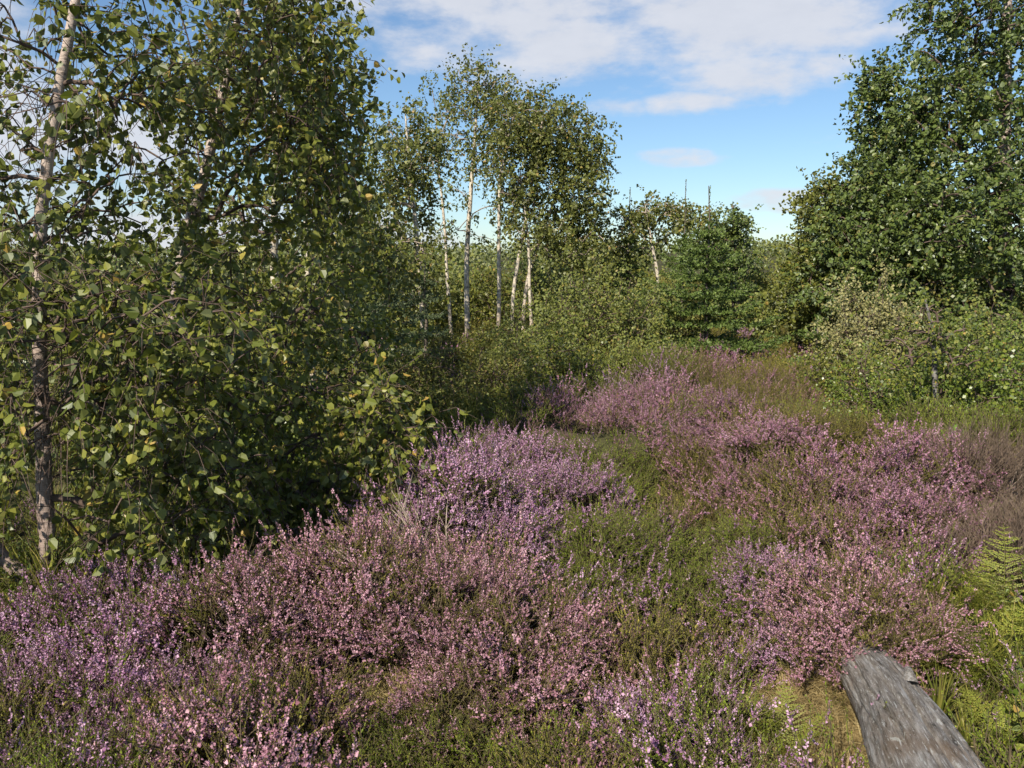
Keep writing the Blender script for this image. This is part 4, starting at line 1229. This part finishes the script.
def seedling(label, px, py, s=.05, n=9):
    c = ground_at(px, py); c[2] = float(height(c[0], c[1]))
    root = empty('leafy_seedling', c, label, 'seedling', 'bright leafy seedlings')
    gs, gf = Geo(), Geo(); h = .16
    for k in range(4):
        e = np.array([rng.normal(0, .04), rng.normal(0, .04), h * rng.uniform(.7, 1.2)])
        tube(gs, np.stack([[0, 0, 0], e * .5 + rng.normal(0, .004, 3), e]), [.002, .0015, .001], 4)
        m = n
        Q = e * rng.uniform(.45, 1, (m, 1)); U = nrm(rdir(m) * .8 + [0, 0, .35]) * s * rng.uniform(.6, 1.1, (m, 1))
        leaves6(gf, Q, U, nrm(np.cross(U, rdir(m) * .5 + [0, 0, 1])) * s * .3, 0, rng.random(m))
    gs.obj('stem', [M['heath_stem']], root); gf.obj('foliage', [M['seedling']], root)


seedling('bright green seedling poking out of the rose bank', 905, 600, .05)
seedling('bright green seedling at the edge of the bramble thicket', 950, 462, .05)
seedling('pale seedling on the low heather near the bramble', 870, 478, .045)

# ------------------------------------------------------------------ the heather and grass cover
def near_log(x, y, r_):
    a, b = LOG_A[:2] + (LOG_B[:2] - LOG_A[:2]) * .30, LOG_B[:2]
    d = b - a; t = np.clip(((x - a[0]) * d[0] + (y - a[1]) * d[1]) / (d @ d), 0, 1.2)
    return np.hypot(x - a[0] - d[0] * t, y - a[1] - d[1] * t) < r_


def cover(x0, x1, y0, y1, s, seed, far=False):
    x, y = jitter_grid(x0, x1, y0, y1, s, seed)
    k = in_view(x, y, 1.3) & (np.hypot(x, y) > 1.15) & ~near_log(x, y, .12)
    for cx, cy, r_ in BUSH_FOOT: k &= np.hypot(x - cx, y - cy) > r_
    x, y = x[k], y[k]
    r = np.random.default_rng(seed + 50); cs = s * 3.3
    ax, ay = jitter_grid(x0 - .5, x1 + .5, y0 - .5, y1 + .5, cs, seed + 60)
    wgt = r.uniform(-.35, .35, len(ax)) * cs * cs
    near = np.concatenate([np.argmin((a_[:, None] - ax[None]) ** 2 + (b_[:, None] - ay[None]) ** 2 - wgt[None], 1)
                           for a_, b_ in zip(np.array_split(x, 12), np.array_split(y, 12))])
    ck = kind_scores(ax, ay); ch = r.uniform(.75, 1.3, len(ax))
    dx, dy = x - ax[near], y - ay[near]; d = np.hypot(dx, dy) / (cs * .62)
    kind = np.array(KINDS)[ck[near]]
    own = np.array(KINDS)[kind_scores(x, y)]
    kind = np.where(r.random(len(x)) < .22, own, kind)
    keep = ~((d > .95) & (r.random(len(x)) < .45))
    return x[keep], y[keep], kind[keep], (ch[near] * (1.32 - .88 * np.clip(d, 0, 1.15) ** 2))[keep], np.stack([dx, dy], 1)[keep] / (cs * .62)


tc0 = ground_at(835, 762)
c1 = cover(-4.6, 5.2, 0.9, 5.2, .086, 1)
c2 = cover(-6.5, 7, 5.2, 9, .12, 2)
x, y, k, so, ln_ = [np.concatenate([a_, b_]) for a_, b_ in zip(c1, c2)]
# the shade under the birches and the wet corner right of the log
tm = ((x - tc0[0]) / .26) ** 2 + ((y - tc0[1] - .05) / .42) ** 2 > 1
tc2 = ground_at(386, 730)
tm &= ((x - tc2[0]) / .17) ** 2 + ((y - tc2[1] + .08) / .24) ** 2 > 1
x, y, k, so, ln_ = x[tm], y[tm], k[tm], so[tm], ln_[tm]
sh = (x < -.9 - .12 * y) & (y > 3.2) & (rng.random(len(x)) < .8)
k = np.where(sh, np.where(rng.random(len(x)) < .5, 'bilberry', 'grass'), k)
wet = (x > 1.35) & (y < 3.4) & (x > .95 + .25 * (y - 1.6)) & (rng.random(len(x)) < .8)
k = np.where(wet, np.where(rng.random(len(x)) < .3, 'grass', np.where(rng.random(len(x)) < .6, 'sparse', 'bilberry')), k)
wc = ~((x > 1.35) & (y < 3.2) & (x > .95 + .25 * (y - 1.6)) & (rng.random(len(x)) < .5))
x, y, k, so, ln_ = x[wc], y[wc], k[wc], so[wc], ln_[wc]
for key, fams, lab in (('flowering_heather', ('lilac', 'pink', 'rose', 'sparse', 'sparse_pink'), 'purple and pink flowering heather covering the moor'),
                       ('green_heather', ('green', 'olive'), 'green heather out of flower between the purple patches'),
                       ('dead_heather', ('dead',), 'bare brown heather twigs'),
                       ('grass', ('grass', 'tan'), 'green and tan grass growing through the heather'),
                       ('bilberry_cover', ('bilberry',), 'low leafy undergrowth')):
    q = np.isin(k, fams)
    if q.any(): scatter(key, lab, x[q], y[q], k[q], (.88, 1.14), 5 + len(key), scale_of=so[q], lean=ln_[q], tilt=.16)
tc_ = ground_at(835, 762)
xt, yt = jitter_grid(tc_[0] - .35, tc_[0] + .35, tc_[1] - .4, tc_[1] + .55, .042, 8)
q = (((xt - tc_[0]) / .26) ** 2 + ((yt - tc_[1] - .05) / .40) ** 2 < .7 + .5 * vnoise(xt * 8, yt * 8, 3)) & ~near_log(xt, yt, .08)
scatter('dry_moss', 'tan mat of dead moss and grass against the log', xt[q], yt[q], ['tan'] * int(q.sum()), (.7, 1.2), 77)
xt, yt = jitter_grid(tc2[0] - .2, tc2[0] + .2, tc2[1] - .4, tc2[1] + .25, .04, 18)
q = ((xt - tc2[0]) / .19) ** 2 + ((yt - tc2[1] + .08) / .26) ** 2 < .8 + .4 * vnoise(xt * 9, yt * 9, 4)
scatter('straw', 'small straw-coloured patch of dead grass among the pink heather', xt[q], yt[q], ['tan'] * int(q.sum()), (.7, 1.2), 78)
x3, y3 = jitter_grid(-13, 13, 9, 19, .22, 3)
x4, y4 = jitter_grid(-30, 34, 19, 48, .62, 4)
v3 = in_view(x3, y3, 1); v4 = in_view(x4, y4, 2)
x, y = np.concatenate([x3[v3], x4[v4]]), np.concatenate([y3[v3], y4[v4]])
kk = kind_scores(x, y); kn = np.array(KINDS)[kk]
mp_ = {'lilac': 'far_lilac', 'pink': 'far_rose', 'rose': 'far_rose', 'sparse': 'far_lilac', 'sparse_pink': 'far_rose', 'green': 'far_green', 'olive': 'far_green',
       'dead': 'far_green', 'grass': 'far_mix', 'tan': 'far_grass', 'bilberry': 'far_green'}
kn = np.array([mp_[q] for q in kn]); pl_ = np.isin(kn, ('far_lilac', 'far_rose')) & (rng.random(len(kn)) < .45 + .5 * S(y, 14, 22)); kn = np.where(pl_, 'far_green', kn); kn = np.where(kn == 'far_mix', np.where(rng.random(len(kn)) < .4, 'far_grass', np.where(rng.random(len(kn)) < .2, 'far_rose', 'far_green')), kn)
scatter('distant_heath', 'distant heather and grass beyond the mound', x, y, kn, (1.0, 1.5), 9, scale_of=1 + S(y, 19, 40) * 1.6)

# ------------------------------------------------------------------ far scrub on the hill (too many to count)
n = 900
fx = rng.uniform(-160, 160, n); fy = rng.uniform(60, 230, n)
g = Geo()
m = 110
cx_ = np.repeat(fx, m); cy_ = np.repeat(fy, m); sz = np.repeat(rng.uniform(.8, 2.2, n), m)
d = rdir(n * m); Pp = np.stack([cx_, cy_, height(cx_, cy_)], 1) + d * sz[:, None] * np.array([1.1, 1.1, .8]) + np.stack([0 * sz, 0 * sz, sz * .6], 1)
U = rdir(n * m) * .26 * sz[:, None]; W = nrm(np.cross(U, rdir(n * m))) * .11 * sz[:, None]
diamonds(g, Pp, U, W, 0, np.clip(rng.normal(.4, .2, n * m), 0, .85), .2)
tag(g.obj('distant_scrub', [M['willow_leaf']]), 'far-off scrub along the low hills', None, None, 'stuff')

# ------------------------------------------------------------------ light and sky
SUN_AZ, SUN_EL = math.radians(-150), math.radians(40)   # azimuth clockwise from +Y: behind the camera, to the left
sv = Vector((math.sin(SUN_AZ) * math.cos(SUN_EL), math.cos(SUN_AZ) * math.cos(SUN_EL), math.sin(SUN_EL)))
sd = bpy.data.lights.new('sun', 'SUN'); sd.energy = 5.0; sd.angle = math.radians(.53); sd.color = (1.0, .92, .78)
so_ = bpy.data.objects.new('sun', sd); COL.objects.link(so_); so_.rotation_euler = sv.to_track_quat('Z', 'Y').to_euler()
so_.location = (-6, -8, 12)

w = bpy.data.worlds.new('World'); sc.world = w; w.use_nodes = True
nt = w.node_tree; nt.nodes.clear(); N, L = nt.nodes, nt.links
sky = N.new('ShaderNodeTexSky'); sky.sky_type = 'NISHITA'; sky.sun_disc = False
sky.sun_elevation = SUN_EL; sky.sun_rotation = SUN_AZ % (2 * PI); sky.air_density = 1.0; sky.dust_density = .3; sky.ozone_density = 2.6
tc = N.new('ShaderNodeTexCoord'); sp = N.new('ShaderNodeSeparateXYZ'); L.new(tc.outputs['Generated'], sp.inputs[0])
az = math_n(nt, 'ARCTAN2', sp.outputs[0], sp.outputs[1]); el = math_n(nt, 'ARCSINE', sp.outputs[2])
tot = None
for (px, py, rx, ry, k) in [(560, 25, 210, 62, 1.1), (760, 15, 210, 48, 1.1), (480, -30, 260, 60, 1.1), (770, 72, 95, 28, .95), (820, 66, 55, 16, 1.0), (680, 158, 48, 12, 1.3), (775, 201, 56, 13, 1.3),
                            (610, 108, 50, 12, .85), (690, 104, 60, 13, .9), (60, 170, 150, 70, 1.0), (150, 240, 150, 45, 1.0), (-100, 60, 150, 90, .9), (480, 240, 120, 26, .7), (330, 240, 100, 40, .8), (715, 125, 30, 6, .5)]:
    d = ray(px, py); d = d / np.linalg.norm(d)
    a0, e0 = math.atan2(d[0], d[1]), math.asin(d[2])
    u = math_n(nt, 'MULTIPLY', math_n(nt, 'SUBTRACT', az, a0), F / rx); v = math_n(nt, 'MULTIPLY', math_n(nt, 'SUBTRACT', el, e0), F / ry)
    r2 = math_n(nt, 'ADD', math_n(nt, 'MULTIPLY', u, u), math_n(nt, 'MULTIPLY', v, v))
    f = math_n(nt, 'MULTIPLY', math_n(nt, 'SUBTRACT', 1.0, math_n(nt, 'MULTIPLY', r2, .6)), k, clamp=True)
    tot = f if tot is None else math_n(nt, 'MAXIMUM', tot, f)
cv = N.new('ShaderNodeCombineXYZ'); L.new(math_n(nt, 'MULTIPLY', az, 1.0), cv.inputs[0]); L.new(math_n(nt, 'MULTIPLY', el, 2.2), cv.inputs[1])
n1 = noise(nt, 5.5, 8, vec=cv.outputs[0], rough=.55); n2 = noise(nt, 16, 6, vec=cv.outputs[0], rough=.6)
nn = math_n(nt, 'ADD', math_n(nt, 'MULTIPLY', n1, .7), math_n(nt, 'MULTIPLY', n2, .3))
# sky behind the camera carries scattered cloud as well
back = math_n(nt, 'MULTIPLY', math_n(nt, 'GREATER_THAN', math_n(nt, 'ABSOLUTE', az), 1.0), .42)
tot = math_n(nt, 'MAXIMUM', tot, back)
cl = math_n(nt, 'ADD', tot, math_n(nt, 'MULTIPLY_ADD', nn, 3.8, -2.25))
mr = N.new('ShaderNodeMapRange'); mr.interpolation_type = 'SMOOTHSTEP'; L.new(cl, mr.inputs[0]); mr.inputs[1].default_value = 0.0; mr.inputs[2].default_value = .75
fac = math_n(nt, 'MULTIPLY', mr.outputs[0], .88)
ccol = mixc(nt, math_n(nt, 'MULTIPLY', n2, 1.0), (5.3, 5.5, 6.1), (6.6, 6.7, 7.1))
skc = mixc(nt, 1.0, sky.outputs[0], (.86, .97, 1.06), 'MULTIPLY')
mx = mixc(nt, fac, skc, ccol)
bg = N.new('ShaderNodeBackground'); L.new(mx, bg.inputs[0]); bg.inputs[1].default_value = .082
o = N.new('ShaderNodeOutputWorld'); L.new(bg.outputs[0], o.inputs[0])

# ------------------------------------------------------------------ render settings
sc.view_settings.view_transform = 'Standard'; sc.view_settings.look = 'None'; sc.view_settings.gamma = 1.0; sc.view_settings.use_curve_mapping = False
sc.view_settings.exposure = 0.6
cy = sc.cycles
cy.adaptive_threshold = 0.03; cy.max_bounces = 4; cy.diffuse_bounces = 2; cy.glossy_bounces = 1; cy.transmission_bounces = 2; cy.transparent_max_bounces = 2
